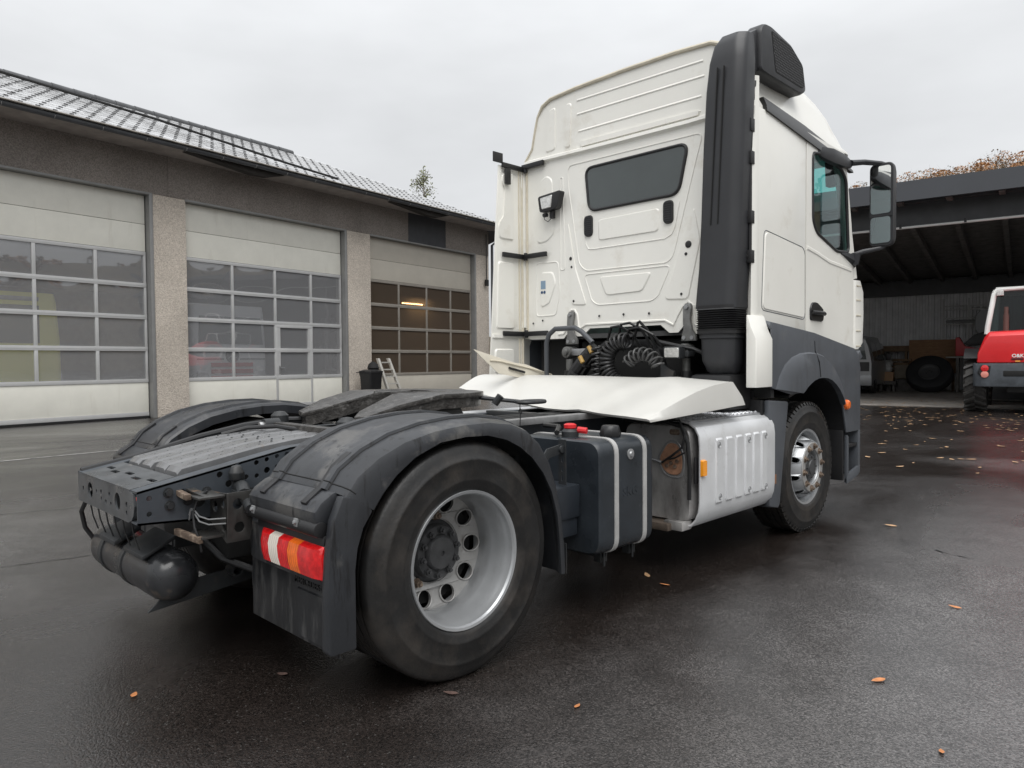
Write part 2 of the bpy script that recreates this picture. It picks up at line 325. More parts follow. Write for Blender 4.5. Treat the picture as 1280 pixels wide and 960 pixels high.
        me = bpy.data.meshes.new(name); bm.to_mesh(me); bm.free()
        if smooth:
            me.polygons.foreach_set('use_smooth', [True] * len(me.polygons)); me.set_sharp_from_angle(angle=rad(ang))
        me.materials.append(material); return me
    def build(s, name, material, parent=None, **kw):
        me = s.mesh(name, material, **kw); o = bpy.data.objects.new(name, me); C.objects.link(o)
        if parent: o.parent = parent
        return o

def tag(o, label=None, cat=None, group=None, kind=None):
    for k, v in (('label', label), ('category', cat), ('group', group), ('kind', kind)):
        if v: o[k] = v
    return o
def empty(name, loc=(0, 0, 0), rz=0.0):
    o = bpy.data.objects.new(name, None); C.objects.link(o); o.location = loc; o.rotation_euler = (0, 0, rz); o.empty_display_size = .2; return o
def copy_tree(o, parent=None):
    c = o.copy(); C.objects.link(c); c.parent = parent
    for ch in list(o.children): copy_tree(ch, c)
    return c
def circ(cx, cy, r, n=16, ph=0): return [(cx + r * math.cos(2 * PI * k / n + ph), cy + r * math.sin(2 * PI * k / n + ph)) for k in range(n)]
def rpoly(pts, r, n=5):          # polygon with rounded corners
    o = []; L = len(pts)
    for i in range(L):
        p = Vector(pts[i]); a = Vector(pts[i - 1]) - p; b = Vector(pts[(i + 1) % L]) - p
        k = min(r, a.length * .45, b.length * .45); A = p + a.normalized() * k; B = p + b.normalized() * k
        for j in range(n + 1):
            t = j / n; q = A * (1 - t) ** 2 + p * 2 * t * (1 - t) + B * t * t; o.append((q.x, q.y))
    return o
def rrect(x0, x1, y0, y1, r, n=5): return rpoly([(x0, y0), (x1, y0), (x1, y1), (x0, y1)], r, n)
def lerp(a, b, t): return a + (b - a) * t
def pieces(pts, t):              # piecewise linear lookup
    for (a, va), (b, vb) in zip(pts, pts[1:]):
        if t <= b: return lerp(va, vb, (t - a) / (b - a) if b > a else 0)
    return pts[-1][1]
BY = 0.16120698                  # the garage and shed stand turned against the truck
cb, sb_ = math.cos(BY), math.sin(BY)
def yard(a, l, z=0.0): return Vector((a * cb - l * sb_, a * sb_ + l * cb, z))   # across, along the garage front

# ------------------------------------------------------------------ ground
g = MB(); g.add([(-400, -400, 0), (400, -400, 0), (400, 400, 0), (-400, 400, 0)], [(0, 1, 2, 3)])
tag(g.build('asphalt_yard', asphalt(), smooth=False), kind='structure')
def strip(pts, w, z, name, m, kind='structure', jag=.25):
    V, F = [], []
    for i, p in enumerate(pts):
        a = Vector(pts[max(0, i - 1)]); b = Vector(pts[min(len(pts) - 1, i + 1)]); t = (b - a).normalized(); nn = Vector((-t.y, t.x))
        ww = w * (1 + random.uniform(-jag, jag)); V += [(p[0] + nn.x * ww / 2, p[1] + nn.y * ww / 2, z), (p[0] - nn.x * ww / 2, p[1] - nn.y * ww / 2, z)]
        if i: F.append((2 * i - 2, 2 * i - 1, 2 * i + 1, 2 * i))
    return tag(MB().add(V, F).build(name, m, smooth=False), kind=kind)
def wig(p, q, n, amp): return [(lerp(p[0], q[0], i / n) + random.uniform(-amp, amp), lerp(p[1], q[1], i / n) + random.uniform(-amp, amp)) for i in range(n + 1)]
PAINTL = mat('worn_white_line', (.34, .33, .32), .55, var=.4, vscale=6, dirt=((.05, .048, .046), .52, .62, 9))
SEAM = mat('tar_seam', (.012, .0115, .011), .3, var=.3, vscale=10)
strip(wig((-8.75, -1.6), (-9.55, 6.2), 60, .01), .06, .004, 'painted_line', PAINTL)
strip(wig((-2.55, -1.9), (-2.0, .5), 30, .012), .014, .004, 'asphalt_seam', SEAM, jag=.6)
strip(wig((-4.9, -2.2), (-3.9, 1.2), 30, .015), .012, .004, 'asphalt_seam', SEAM, jag=.6)
strip(wig((2.1, 3.72), (2.2, 3.67), 5, .008) + wig((2.22, 3.66), (2.36, 3.63), 5, .008), .012, .004, 'asphalt_seam', SEAM, jag=.9)
# shallow standing water at the right
WATER = mat('puddle_water', (.035, .032, .031), .06, bump=.15, bscale=25)
def puddle(cx, cy, rx, ry, rot, seed):
    rr = random.Random(seed); ph = [rr.uniform(0, 6.28) for _ in range(5)]
    P = []
    for k in range(72):
        a = 2 * PI * k / 72; r = 1 + .18 * math.sin(2 * a + ph[0]) + .13 * math.sin(3 * a + ph[1]) + .09 * math.sin(7 * a + ph[2]) + .06 * math.sin(13 * a + ph[3]) + rr.uniform(-.03, .03)
        x, y = rx * r * math.cos(a), ry * r * math.sin(a); P.append((cx + x * math.cos(rot) - y * math.sin(rot), cy + x * math.sin(rot) + y * math.cos(rot), .0035))
    return tag(MB().add(P, [tuple(range(72))]).build('puddle', WATER, smooth=False), kind='structure')
puddle(2.62, 4.6, .06, .7, rad(11.5), 3); puddle(2.92, 2.6, .05, .4, rad(15), 5)

# ------------------------------------------------------------------ the tractor unit (x right, y forward, rear axle at the origin)
T = empty('tractor_unit'); tag(T, 'white two-axle truck tractor unit with high roof cab and bare rear chassis', 'truck')
RC = .5175
def tyre_profile(w, R, rb=.296):
    h = w / 2
    P = [(rb, h - .035), (rb + .012, h - .016), (rb + .03, h - .008), (rb + .05, h - .003), (rb + .055, h - .0005), (rb + .062, h - .0005), (rb + .067, h - .002),
         (rb + .11, h), (rb + .135, h + .0005), (rb + .14, h + .003), (rb + .148, h + .003), (rb + .153, h - .001), (R - .045, h - .012), (R - .02, h - .022), (R - .008, h - .034), (R, h - .05)]
    half = list(P); g = []
    for gx in (.085, .03):
        g += [(R, gx + .007), (R - .014, gx + .005), (R - .014, gx - .005), (R, gx - .007)]
    prof = half + g + [(r, -t) for r, t in reversed(g)] + [(r, -t) for r, t in reversed(half)]
    return prof
def hexnut(mb, x, y, z, r, l, n=6):
    mb.cyl((x, y, z), (x + l, y, z), r, n); mb.cyl((x + l, y, z), (x + l + .012, y, z), r * .55, 8); return mb
def wheel_front(xc):
    """front wheel centred on (xc, 3.7); outer face towards +x"""
    h = .125; fx = xc + h
    disc = MB()
    R1, R2 = .262, .205
    holes = [circ(.236 * math.cos(a), .236 * math.sin(a), .021, 14) for a in [2 * PI * k / 10 + .3 for k in range(10)]]
    def cone(v):
        r = math.hypot(v[1], v[2]); t = (R1 - r) / (R1 - R2); return (v[0] + fx - .075 + .115 * math.sin(min(1, max(0, t)) * PI / 2), v[1], v[2])
    mid = circ(0, 0, .225, 60)
    disc.plate(circ(0, 0, R1, 72), [circ(0, 0, R2, 72)] + holes, 'x', -.004, .004, cone)
    face = fx + .04
    disc.lathe([(R2, face - .004), (.2, face + .006), (.195, face + .008), (.135, face + .004), (.128, face - .012), (.125, face - .06)], 'x', (0, 0, 0), 72)
    disc.xf(Matrix.Translation((0, 3.7, RC)))
    w = disc.build('wheel', RIM, T, ang=40)
    ty_ = MB().lathe(tyre_profile(.30, .522), 'x', (xc, 3.7, RC), 96)
    for k in range(64):
        a = 2 * PI * k / 64; rv_, tv_ = Vector((0, math.cos(a), math.sin(a))), Vector((0, -math.sin(a), math.cos(a)))
        for sx in (1, -1):
            ty_.obox(Vector((xc + sx * .108, 3.7, RC)) + rv_ * .5215, (.018, 0, 0), rv_ * .0045, tv_ * .017)
            ty_.obox(Vector((xc + sx * .128, 3.7, RC)) + rv_ * .509, Vector((sx * .007, 0, 0)) - rv_ * .012, Vector((sx * .002, 0, 0)) + rv_ * .002, tv_ * .014)
        ty_.obox(Vector((xc, 3.7, RC)) + rv_ * .5215, (.018, 0, 0), rv_ * .0045, tv_ * .017)
    ty_.clampz(.001).build('tyre', RUB, w, ang=50)
    MB().lathe([(.262, fx - .12), (.255, fx - .09), (.258, fx - .06), (.268, fx - .04), (.286, fx - .02), (.291, fx - .006), (.303, fx), (.306, fx + .004), (.303, fx + .008), (.286, fx + .002), (.28, fx - .016)], 'x', (0, 3.7, RC), 72).build('rim', RIM, w)
    ring = MB().lathe([(.2, face + .0085), (.196, face + .013), (.142, face + .013), (.138, face + .008)], 'x', (0, 3.7, RC), 60)
    ring.build('nut_ring', RIMD, w)
    for k in range(10):
        a = 2 * PI * k / 10 + .15; n = MB(); hexnut(n, face + .01, 3.7 + .168 * math.cos(a), RC + .168 * math.sin(a), .018, .018); n.cyl((face + .01, 3.7 + .168 * math.cos(a), RC + .168 * math.sin(a)), (face + .018, 3.7 + .168 * math.cos(a), RC + .168 * math.sin(a)), .026, 14)
        n.build('wheel_nut', RUST, w, smooth=False)
    hb = MB().lathe([(.127, face - .05), (.118, face - .02), (.1, face - .012), (.094, face + .0), (.06, face + .004), (.055, face + .012), (.0, face + .014)], 'x', (0, 3.7, RC), 40)
    for k in range(8):
        a = 2 * PI * k / 8; hexnut(hb, face - .014, 3.7 + .082 * math.cos(a), RC + .082 * math.sin(a), .011, .014)
    hb.build('hub', HUB, w)
    return w
def wheel_rear():
    fx = 1.225; dx = .985      # flange plane and dished disc plane
    disc = MB(); R1, R2 = .264, .145
    holes = [circ(.217 * math.cos(a), .217 * math.sin(a), .0405, 22) for a in [2 * PI * k / 10 for k in range(10)]]
    def dish(v):
        r = math.hypot(v[1], v[2]); t = max(0, (r - .17) / (R1 - .17)); return (v[0] + dx - .0 + .028 * t, v[1], v[2])
    disc.plate(circ(0, 0, R1, 80), [circ(0, 0, R2, 60)] + holes, 'x', -.006, .006, dish)
    disc.lathe([(.18, dx + .0065), (.176, dx + .012), (.15, dx + .012), (.146, dx)], 'x', (0, 0, 0), 60)
    for hc in holes:   # rolled hole lips
        disc.tube([(dx + .012 + .028 * max(0, (math.hypot(p[0], p[1]) - .17) / (R1 - .17)), p[0], p[1]) for p in hc], .004, 6, closed=True)
    disc.xf(Matrix.Translation((0, 0, RC)))
    w = disc.build('wheel', RIMD, T, ang=40)
    xc = fx - .125
    MB().lathe(tyre_profile(.305, .522), 'x', (xc - .005, 0, RC), 110).clampz(.001).build('tyre', RUB, w, ang=50)
    MB().lathe(tyre_profile(.305, .522), 'x', (xc - .35, 0, RC), 72).clampz(.001).build('tyre', RUB, w, ang=50)
    MB().lathe([(.262, dx - .005), (.262, dx + .03), (.262, dx + .045), (.258, dx + .058), (.258, dx + .10), (.264, dx + .125), (.274, dx + .15), (.277, dx + .19), (.284, dx + .205), (.287, fx - .02), (.291, fx - .006), (.302, fx), (.306, fx + .004), (.303, fx + .009), (.292, fx + .006), (.286, fx - .004)], 'x', (0, 0, RC), 90).build('rim', RIM, w)
    MB().lathe([(.26, xc - .47), (.25, xc - .25), (.246, dx - .02), (.15, dx - .03)], 'x', (0, 0, RC), 48).build('brake_drum', VOID, w)
    hb = MB().lathe([(.15, dx - .02), (.145, dx + .0), (.128, dx + .012), (.124, dx + .045), (.12, dx + .05), (.083, dx + .052), (.078, dx + .066), (.07, dx + .074), (.03, dx + .078), (.012, dx + .078), (.010, dx + .07), (0, dx + .07)], 'x', (0, 0, RC), 48)
    hb.build('hub', HUB, w)
    for k in range(10):
        a = 2 * PI * k / 10 + .2; n = MB(); y, z = .101 * math.cos(a), RC + .101 * math.sin(a); n.cyl((dx + .048, y, z), (dx + .054, y, z), .019, 14); hexnut(n, dx + .052, y, z, .0155, .016)
        n.build('hub_bolt', HUB, w, smooth=False)
    for a in (rad(86), rad(232)):
        n = MB(); y, z = .163 * math.cos(a), RC + .163 * math.sin(a); n.cyl((dx + .01, y, z), (dx + .016, y, z), .023, 14); hexnut(n, dx + .014, y, z, .017, .024); n.build('wheel_nut', RUST, w, smooth=False)
    return w
def mirror_copy(o, yc):
    c = copy_tree(o, T); c.matrix_local = Matrix.Translation((0, 2 * yc, 0)) @ Matrix.Rotation(PI, 4, 'Z'); return c
wf = wheel_front(1.045); wr = wheel_rear()
mirror_copy(wf, 3.7); mirror_copy(wr, 0)
MB().cyl((-.9, 3.7, RC), (.9, 3.7, RC), .07, 16).box(-.55, .55, 3.6, 3.8, RC - .12, RC + .02).build('front_axle', DFRAME, T, bevel=.01)
MB().cyl((-.75, 0, RC), (.75, 0, RC), .11, 20).lathe([(0, -.22), (.12, -.2), (.22, -.1), (.24, 0), (.22, .1), (.12, .2), (0, .24)], 'y', (0, 0, RC), 24).build('rear_axle', DFRAME, T)
for s in (1, -1):   # air springs
    MB().lathe([(.0, -.16), (.11, -.16), (.13, -.1), (.14, 0), (.12, .08), (.13, .16), (0, .17)], 'z', (s * .52, -.42, .62), 24).build('air_spring', TREAD, T)
    MB().lathe([(.0, -.16), (.11, -.16), (.13, -.1), (.14, 0), (.12, .08), (.13, .16), (0, .17)], 'z', (s * .52, .42, .62), 24).build('air_spring', TREAD, T)
    MB().prism([(-.62, .38), (.62, .38), (.62, .45), (-.62, .45)], 'x', s * .52 - .06, s * .52 + .06).build('spring_beam', DFRAME, T, bevel=.01)

# ---- chassis rails
def rtop(y): return pieces([(-1.08, .862), (-.40, .985), (-.1, 1.0), (5, 1.0)], y)
def rbot(y): return pieces([(-1.08, .724), (-.70, .70), (5, .70)], y)
for s in (1, -1):
    ys = [-1.08, -.9, -.7, -.4, -.1, .6, 1.6, 2.8, 4.6]
    outl = [(y, rtop(y)) for y in ys] + [(y, rbot(y)) for y in reversed(ys)]
    holes = [circ(y, z, r, 12) for y, z, r in [(-1.035, .83, .011), (-1.035, .765, .011), (-.74, .895, .014), (-.70, .85, .016), (-.66, .925, .011), (-.62, .87, .012), (-.57, .93, .012), (-.57, .87, .011), (-.52, .94, .011), (-.52, .89, .015), (-.47, .95, .010), (-.47, .90, .012), (-.42, .955, .012), (-.36, .96, .011), (-.36, .91, .012), (-.3, .95, .012), (-.83, .79, .026), (-.76, .78, .026), (-.70, .775, .026), (-.9, .84, .013), (.8, .9, .02), (1.0, .9, .02), (1.9, .85, .03), (2.3, .85, .03)]]
    rail = MB().plate(outl, holes, 'x', s * .424 - .004, s * .424 + .004)
    for top in (0, 1):   # flanges
        ring = []
        for y in ys:
            z = rtop(y) if top else rbot(y); dz = -.009 if top else .009
            ring.append([(s * .428, y, z), (s * .345, y, z), (s * .345, y, z + dz), (s * .428, y, z + dz)])
        rail.loft(ring)
    r_ = rail.build('frame_rail', FRAME, T, bevel=0)
    for (y, z) in [(-.96, .845), (-.955, .79), (-.88, .80), (-.80, .83), (-.66, .77), (-.60, .80)]:
        b = MB(); b.cyl((s * .428, y, z), (s * .433, y, z), .021, 14); b.cyl((s * .433, y, z), (s * .446, y, z), .015, 6); b.build('bolt', DFRAME, r_, smooth=False)
# rear cross member: slotted top, drilled face
xm = MB()
ol = [(-.415, .855), (.36, .855), (.385, .845), (.40, .80), (.385, .76), (.36, .735), (.32, .722), (-.415, .722)]
xm.plate(ol, [circ(-.22, .792, .039, 20), circ(.18, .792, .039, 20), circ(-.33, .79, .011), circ(-.05, .805, .012), (circ(-.05, .775, .010)), circ(-.12, .80, .01), circ(.07, .81, .011), circ(.02, .77, .011), circ(.30, .795, .012), circ(.30, .76, .01), circ(.09, .77, .009)], 'y', -1.083, -1.073)
slots = [rrect(cx - .045, cx + .045, -.985 + dy, -.962 + dy, .011, 4) for cx, dy in ((-.28, 0), (-.15, -.02), (-.01, 0), (.14, -.02), (.28, 0))]
def tilt(v): return (v[0], v[1], v[2] + (v[1] + 1.08) * .178)
xm.plate([(-.34, -1.082), (.34, -1.082), (.34, -.9), (-.34, -.9)], slots, 'z', .856, .863, tilt)
xm.build('rear_cross_member', mat('scuffed_grey_paint', (.062, .066, .07), .4, var=.4, vscale=9, rvar=.15, dirt=((.24, .22, .2), .6, .75, 14)), T, bevel=.0)
MB().box(-.34, .34, -1.06, -.92, .725, .735).build('rear_cross_web', DFRAME, T)
# ribbed cover boards between the rails
for i, (x0, x1) in enumerate([(-.31, -.17), (-.145, -.02), (.005, .135), (.16, .30)]):
    y0 = (-.885, -.88, -.87, -.875)[i]; b = MB(); rr = []
    for y in [y0, y0 + .02, -.7, -.5, -.3, -.12]:
        z = rtop(y) + .012 + (.012 if y > y0 + .01 else -.006); rr.append([(x0, y, z - .035), (x0, y, z - .008), (x0 + .012, y, z), (x1 - .012, y, z), (x1, y, z - .008), (x1, y, z - .035)])
    b.loft(rr); o = b.build('cover_board', mat('wet_grey_cover', (.16, .162, .166), .28, var=.22, vscale=7, rvar=.12, dirt=((.16, .14, .12), .62, .8, 12)), T, ang=30)
    st = MB()
    for k in range(12):
        for q in range(2):
            y = y0 + .06 + k * .062 + q * .03; x = lerp(x0, x1, .28 + .44 * q); z = rtop(y) + .024
            st.cyl((x, y, z - .004), (x, y, z + .0008), .006, 8, .004)
    tag(st.build('studs', DFRAME, o), kind='stuff')
# cable duct along the left rail
MB().tube([(-.415, -1.07, .862), (-.415, -.8, .91), (-.41, -.5, .985), (-.40, -.25, 1.03), (-.37, 0, 1.05), (-.3, .3, 1.04)], .017, 8).build('cable_duct', TREAD, T)
MB().tube([(-.30, -.42, 1.0), (-.25, -.3, 1.03), (-.1, -.2, 1.04), (.05, -.12, 1.02)], .012, 8).build('air_line', TREAD, T)
# plate holder bracket at the right rail
br = MB()
br.plate([(.44, .70), (.60, .63), (.62, .84), (.44, .83)], [circ(.57, .79, .018), circ(.58, .69, .02), circ(.49, .77, .025)], 'y', -.79, -.782)
br.box(.43, .60, -.90, -.78, .825, .833); br.box(.43, .58, -.88, -.78, .655, .663)
br.plate([(-.79, .63), (-.69, .63), (-.66, .84), (-.79, .84)], [circ(-.74, .79, .023), circ(-.735, .69, .023)], 'x', .60, .607)
br.obox((.51, -.86, .838), (.08, .01, -.01), (0, .018, 0), (0, 0, .004))
bo = br.build('plate_bracket', mat('worn_black_steel', (.035, .034, .032), .5, var=.4, vscale=10, dirt=((.20, .12, .07), .62, .72, 9)), T, bevel=.002)
MB().obox((.47, -.915, .835), (.06, .0, -.004), (0, .012, 0), (0, 0, .012)).build('rusty_angle', RUST, bo, bevel=.003)
MB().obox((.48, -.90, .66), (.08, .02, -.01), (0, .01, 0), (0, 0, .014)).build('rusty_angle', RUST, bo, bevel=.003)
MB().tube([(.54, -.84, .85), (.515, -.87, .82), (.51, -.89, .76), (.525, -.89, .70), (.55, -.88, .65), (.54, -.87, .60), (.52, -.86, .59)], .006, 6).build('cable', TREAD, bo)
for dz in (0, -.022): MB().tube([(.60, -.79, .735 + dz), (.57, -.85, .735 + dz), (.55, -.88, .75 + dz), (.50, -.885, .775 + dz * .5), (.46, -.88, .77), (.44, -.88, .74 + dz)], .0032, 6).build('wire', GALV, bo)
# coupling head and tube joining chassis and mudguard
MB().tube([(.44, -.66, .84), (.52, -.68, .84), (.58, -.70, .82)], .03, 10).cyl((.44, -.66, .80), (.44, -.66, .90), .026, 12).lathe([(0, -.03), (.03, -.03), (.034, 0), (.02, .03), (0, .035)], 'z', (.46, -.68, .9), 12).obox((.50, -.68, .80), (.03, 0, 0), (0, .03, 0), (0, 0, .03)).build('air_valve', DFRAME, T, bevel=.004)
# long air tank below the tail
at = MB(); ty, tz, tr = -.90, .45, .112
at.lathe([(0, -.58), (.06, -.575), (.1, -.56), (tr - .004, -.53), (tr, -.50), (tr, .26), (tr - .004, .29), (.102, .32), (.08, .35), (.045, .368), (0, .372)], 'x', (0, ty, tz), 40)
ao = at.build('air_tank', mat('grimy_tank_black', (.022, .023, .025), .32, var=.35, vscale=7, rvar=.12, dirt=((.17, .13, .095), .58, .76, 5)), T, ang=40)
for x in (-.36, -.06): MB().lathe([(tr + .001, x - .022), (tr + .006, x - .02), (tr + .006, x + .02), (tr + .001, x + .022)], 'x', (0, ty, tz), 40).build('tank_strap', DFRAME, ao)
MB().obox((-.22, ty - .06, tz + .125), (.12, 0, 0), (0, .06, .03), (0, 0, .012)).obox((.12, ty - .04, tz + .125), (.13, 0, 0), (0, .07, .035), (0, 0, .01)).build('tank_cradle', DFRAME, ao, bevel=.006)
MB().box(.352, .357, ty - .035, ty + .01, tz + .03, tz + .06).build('tank_label', mat('faded_label', (.45, .42, .38), .6, var=.3, vscale=50), ao)
for i in range(6):
    x = -.36 + i * .12; MB().tube([(x, -1.05, .73), (x - .03, -1.03, .64), (x - .06, -1.0, .565)], .0035, 5).build('brake_pipe', HUB, ao)
MB().tube([(-.46, -1.03, .73), (-.55, -1.04, .64), (-.57, -1.02, .55), (-.56, -.98, .48)], .011, 8).build('air_hose', TREAD, ao)
MB().prism([(-1.0, .30), (-.25, .38), (-.25, .46), (-.88, .40)], 'x', .25, .262).build('tank_carrier', DFRAME, T, bevel=.003)
for y in (-.62, -.42):
    MB().lathe([(.012, -.01), (.03, -.01), (.03, .06), (.02, .06), (.018, .0)], 'x', (.26, y, .42), 14).build('pipe_socket', DFRAME, T)
MB().box(-.40, .40, -.70, -.2, .50, .60).box(-.3, .3, -.3, .9, .62, .78).box(-.40, .40, -.55, -.45, .72, .95).build('suspension_frame', VOID, T, bevel=.02)
MB().tube([(.15, -.75, .60), (.35, -.70, .50), (.5, -.55, .42), (.6, -.3, .40)], .016, 8).build('air_hose', TREAD, T)

# ---- mudguards over the rear twin wheels
top = [(-.625, .895), (-.57, .965), (-.47, 1.03), (-.34, 1.083), (-.18, 1.117), (-.02, 1.132), (.13, 1.133), (.27, 1.115), (.38, 1.075), (.47, 1.005), (.545, .90), (.595, .78), (.63, .64), (.655, .48), (.665, .33)]
def mudguard(s):
    rings = []; X0, X1 = .645, 1.252
    for i, (y, z) in enumerate(top):
        a = top[max(0, i - 1)]; b = top[min(len(top) - 1, i + 1)]; tx, tz2 = b[0] - a[0], b[1] - a[1]; l = math.hypot(tx, tz2); nx, nz_ = -tz2 / l, tx / l
        if nz_ < 0 and z > 1: nx, nz_ = -nx, -nz_
        an = math.atan2(z - RC, y); lr = .542 + .042 * abs(math.cos(an)); ly, lz = lr * math.cos(an), RC + lr * math.sin(an)
        if z < .62: ly, lz = y - .065, z
        def P(x, d): return (s * x, y + nx * d, z + nz_ * d)
        rings.append([P(X0, -.06), P(X0, -.012), P(X0 + .012, .0), P(X0 + .09, .004), P(X0 + .095, .016), P(X0 + .125, .016), P(X0 + .13, .004), P(X1 - .16, .002), P(X1 - .155, .015), P(X1 - .12, .013), P(X1 - .115, .0), P(X1 - .05, -.008), P(X1 - .012, -.022), P(X1, -.045), (s * X1, ly, lz), (s * (X1 - .014), ly, lz), P(X1 - .02, -.055), P(X1 - .07, -.03), P(X0 + .02, -.016), P(X0 + .012, -.06)])
    mg = MB().loft(rings).build('mudguard', FEND, T, ang=32)
    for k in (6, 10): MB().tube([r_[k] for r_ in rings[:11]], .0032, 5).build('groove', VOID, mg)
    MB().tube([Vector(p) + (Vector(q) - Vector(p)) * .35 for p, q in zip(rings[0][2:14], rings[1][2:14])], .003, 5).build('joint_gap', VOID, mg)
    # hinge tabs across the joint
    for x in (.75, 1.09): MB().loft([[(s * (x - .02), y, z), (s * (x + .02), y, z), (s * (x + .02), y + .006, z - .012), (s * (x - .02), y + .006, z - .012)] for y, z in [(-.50, 1.030), (-.57, .982), (-.625, .912), (-.67, .88), (-.705, .856)]]).build('hinge_strap', BLACK, mg, bevel=.003)
    # rear piece with its stepped boxes
    rp = MB()
    rp.prism([(-.578, .30), (-.578, .60), (-.567, .68), (-.54, .755), (-.497, .815), (-.56, .875), (-.628, .886), (-.668, .80), (-.69, .66), (-.70, .50), (-.70, .315), (-.69, .30)], 'x', s * 1.205, s * 1.2525)
    rp.prism([(-.57, .30), (-.57, .87), (-.60, .80), (-.612, .58), (-.614, .30)], 'x', s * .66, s * 1.22)
    ro = rp.build('mudguard_rear', FEND, T, bevel=.012)
    MB().prism([(-.58, .78), (-.60, .903), (-.635, .893), (-.685, .862), (-.712, .83), (-.707, .785), (-.67, .77)], 'x', s * .64, s * 1.19).build('cover_block', FEND, ro, bevel=.014)
    tb = MB().cyl((s * .62, -.69, .762), (s * 1.195, -.69, .762), .030, 20).build('support_tube', BLACK, ro, bevel=.004)
    for x in (.70, 1.06):
        MB().obox((s * x, -.717, .776), (.014, 0, 0), (0, .004, 0), (0, 0, .016)).cyl((s * x, -.717, .776), (s * x, -.729, .78), .009, 6).build('clip', GALV, tb, bevel=.002)
    MB().prism([(-.58, .69), (-.58, .745), (-.665, .74), (-.68, .735), (-.685, .70)], 'x', s * .665, s * 1.20).build('step_ledge', BLACK, ro, bevel=.006)
    # lamp carrier: rounded box that wraps to the inner side
    lc = MB(); oc = rpoly([(.46, -.54), (.48, -.625), (.56, -.668), (.66, -.677), (1.16, -.677), (1.215, -.66), (1.215, -.58)], .05, 5)
    lc.prism([(s * x, y) for x, y in oc], 'z', .545, .705); lc.build('lamp_carrier', FEND, ro, bevel=.012)
    lamp = MB(); lamp.prism([(s * x, y) for x, y in [(.715, -.66), (.715, -.683), (1.213, -.683), (1.213, -.66)]], 'z', .562, .704); lo = lamp.build('tail_lamp', BLACK, T, bevel=.006)
    x0, x1 = .72, 1.205
    for i, (f0, f1, m_) in enumerate([(0, .21, RED), (.21, .36, WLENS), (.36, .54, RED), (.54, .70, ORANGE), (.70, 1, RED)]):
        nn = 18; rr = []
        for k in range(nn + 1):
            f = lerp(f0, f1, k / nn); x = lerp(x0, x1, f); e = .008 + .020 * min(1, math.sin(min(1, f / .1) * PI / 2), math.sin(min(1, (1 - f) / .16) * PI / 2)); e += .0012 * math.sin(f * 190)
            zc0, zc1 = .566, .70
            rr.append([(s * (x + .006), -.682, zc0), (s * (x + .012), -.682 - e * .9, zc0 + .012), (s * (x + .004), -.685 - e, zc0 + .045), (s * (x - .004), -.685 - e, zc1 - .045), (s * (x + .002), -.682 - e * .9, zc1 - .012), (s * x, -.682, zc1)])
        MB().loft(rr).build('lens', m_, lo, ang=40)
    # mud flap with its raised plate and lettering
    fl = MB(); fl.box(*sorted((s * .485, s * 1.205)), -.626, -.620, .262, .56); fo = fl.build('mud_flap', FLAP, ro, bevel=.003)
    MB().frust([(s * .90, .275), (s * 1.165, .275), (s * 1.165, .475), (s * .90, .475)], 'y', -.6255, -.633, .008).build('flap_plate', FLAP, fo)
    MB().box(*sorted((s * 1.168, s * 1.203)), -.632, -.6255, .265, .55).build('flap_edge', BLACK, fo, bevel=.002)
    MB().text('MERCEDES-BENZ', .042, .002, lambda v: (1.03 * s + v.x, -.628 - v.z, .492 + v.y), .0006).build('flap_lettering', BLACK, fo, smooth=False)
    return mg
mudguard(1); mudguard(-1)
for s in (1, -1):   # mudguard struts to the chassis
    MB().cyl((s * .43, -.36, .93), (s * 1.0, -.36, .985), .022, 12).cyl((s * .43, .45, .80), (s * 1.1, .45, .90), .022, 12).build('mudguard_strut', DFRAME, T)
    MB().cyl((s * .43, -.66, .84), (s * .66, -.71, .77), .022, 12).build('mudguard_strut', DFRAME, T)

# ---- fifth wheel coupling
fw = MB(); zt = 1.205
def fwo(sg=1):
    L = [(.10, .62), (.07, .36), (.085, .30), (.20, -.02), (.27, -.10), (.36, -.08), (.42, .10), (.47, .35), (.475, .52), (.44, .66), (.36, .76), (.22, .83), (0, .85)]
    return [(x, y + .15) for x, y in L]
half = fwo(); outl = half + [(-x, y) for x, y in reversed(half[:-1])]
def bend(v):   # rear ramps slope down
    y = v[1]; return (v[0], y, v[2] - max(0, .40 - y) * .32)
fw.plate(outl, [], 'z', zt - .028, zt, bend)
fwp = fw.build('fifth_wheel', GREASE, T, bevel=.006)
rim_ = []
for (x, y), (x2, y2) in zip(outl, outl[1:] + outl[:1]): rim_.append((x * .97, .51 + (y - .51) * .97))
sk = MB(); n_ = len(rim_)
sk.loft([[bend((x, y, zt - .02)) for x, y in rim_], [bend((x, y, zt - .085)) for x, y in rim_]], caps=False)
sk.build('skirt', GREASE, fwp, ang=40)
MB().tube([(math.cos(a) * .17, .57 + math.sin(a) * .17, zt + .0005) for a in [rad(k) for k in range(-55, 236, 12)]], .004, 6).build('grease_ridge', GREASE, fwp)
for s in (1, -1): MB().prism([(.33, .99), (.77, .99), (.67, 1.16), (.43, 1.16)], 'x', s * .30, s * .40).build('pedestal', DFRAME, fwp, bevel=.01)
MB().box(-.46, .46, .1, .95, .972, .992).build('mounting_plate', DFRAME, T, bevel=.004)
MB().tube([(.36, .84, 1.17), (.45, .90, 1.16), (.60, .98, 1.145)], .012, 8).cyl((.47, .90, 1.13), (.50, .92, 1.18), .022, 10).build('release_rod', DFRAME, fwp)
hl = MB().tube([(.59, .96, 1.145)] + [(.66 + .055 * math.cos(a), 1.02 + .10 * math.sin(a), 1.145) for a in [rad(q) for q in range(-120, 241, 24)]], .012, 8).build('release_handle', DFRAME, fwp)
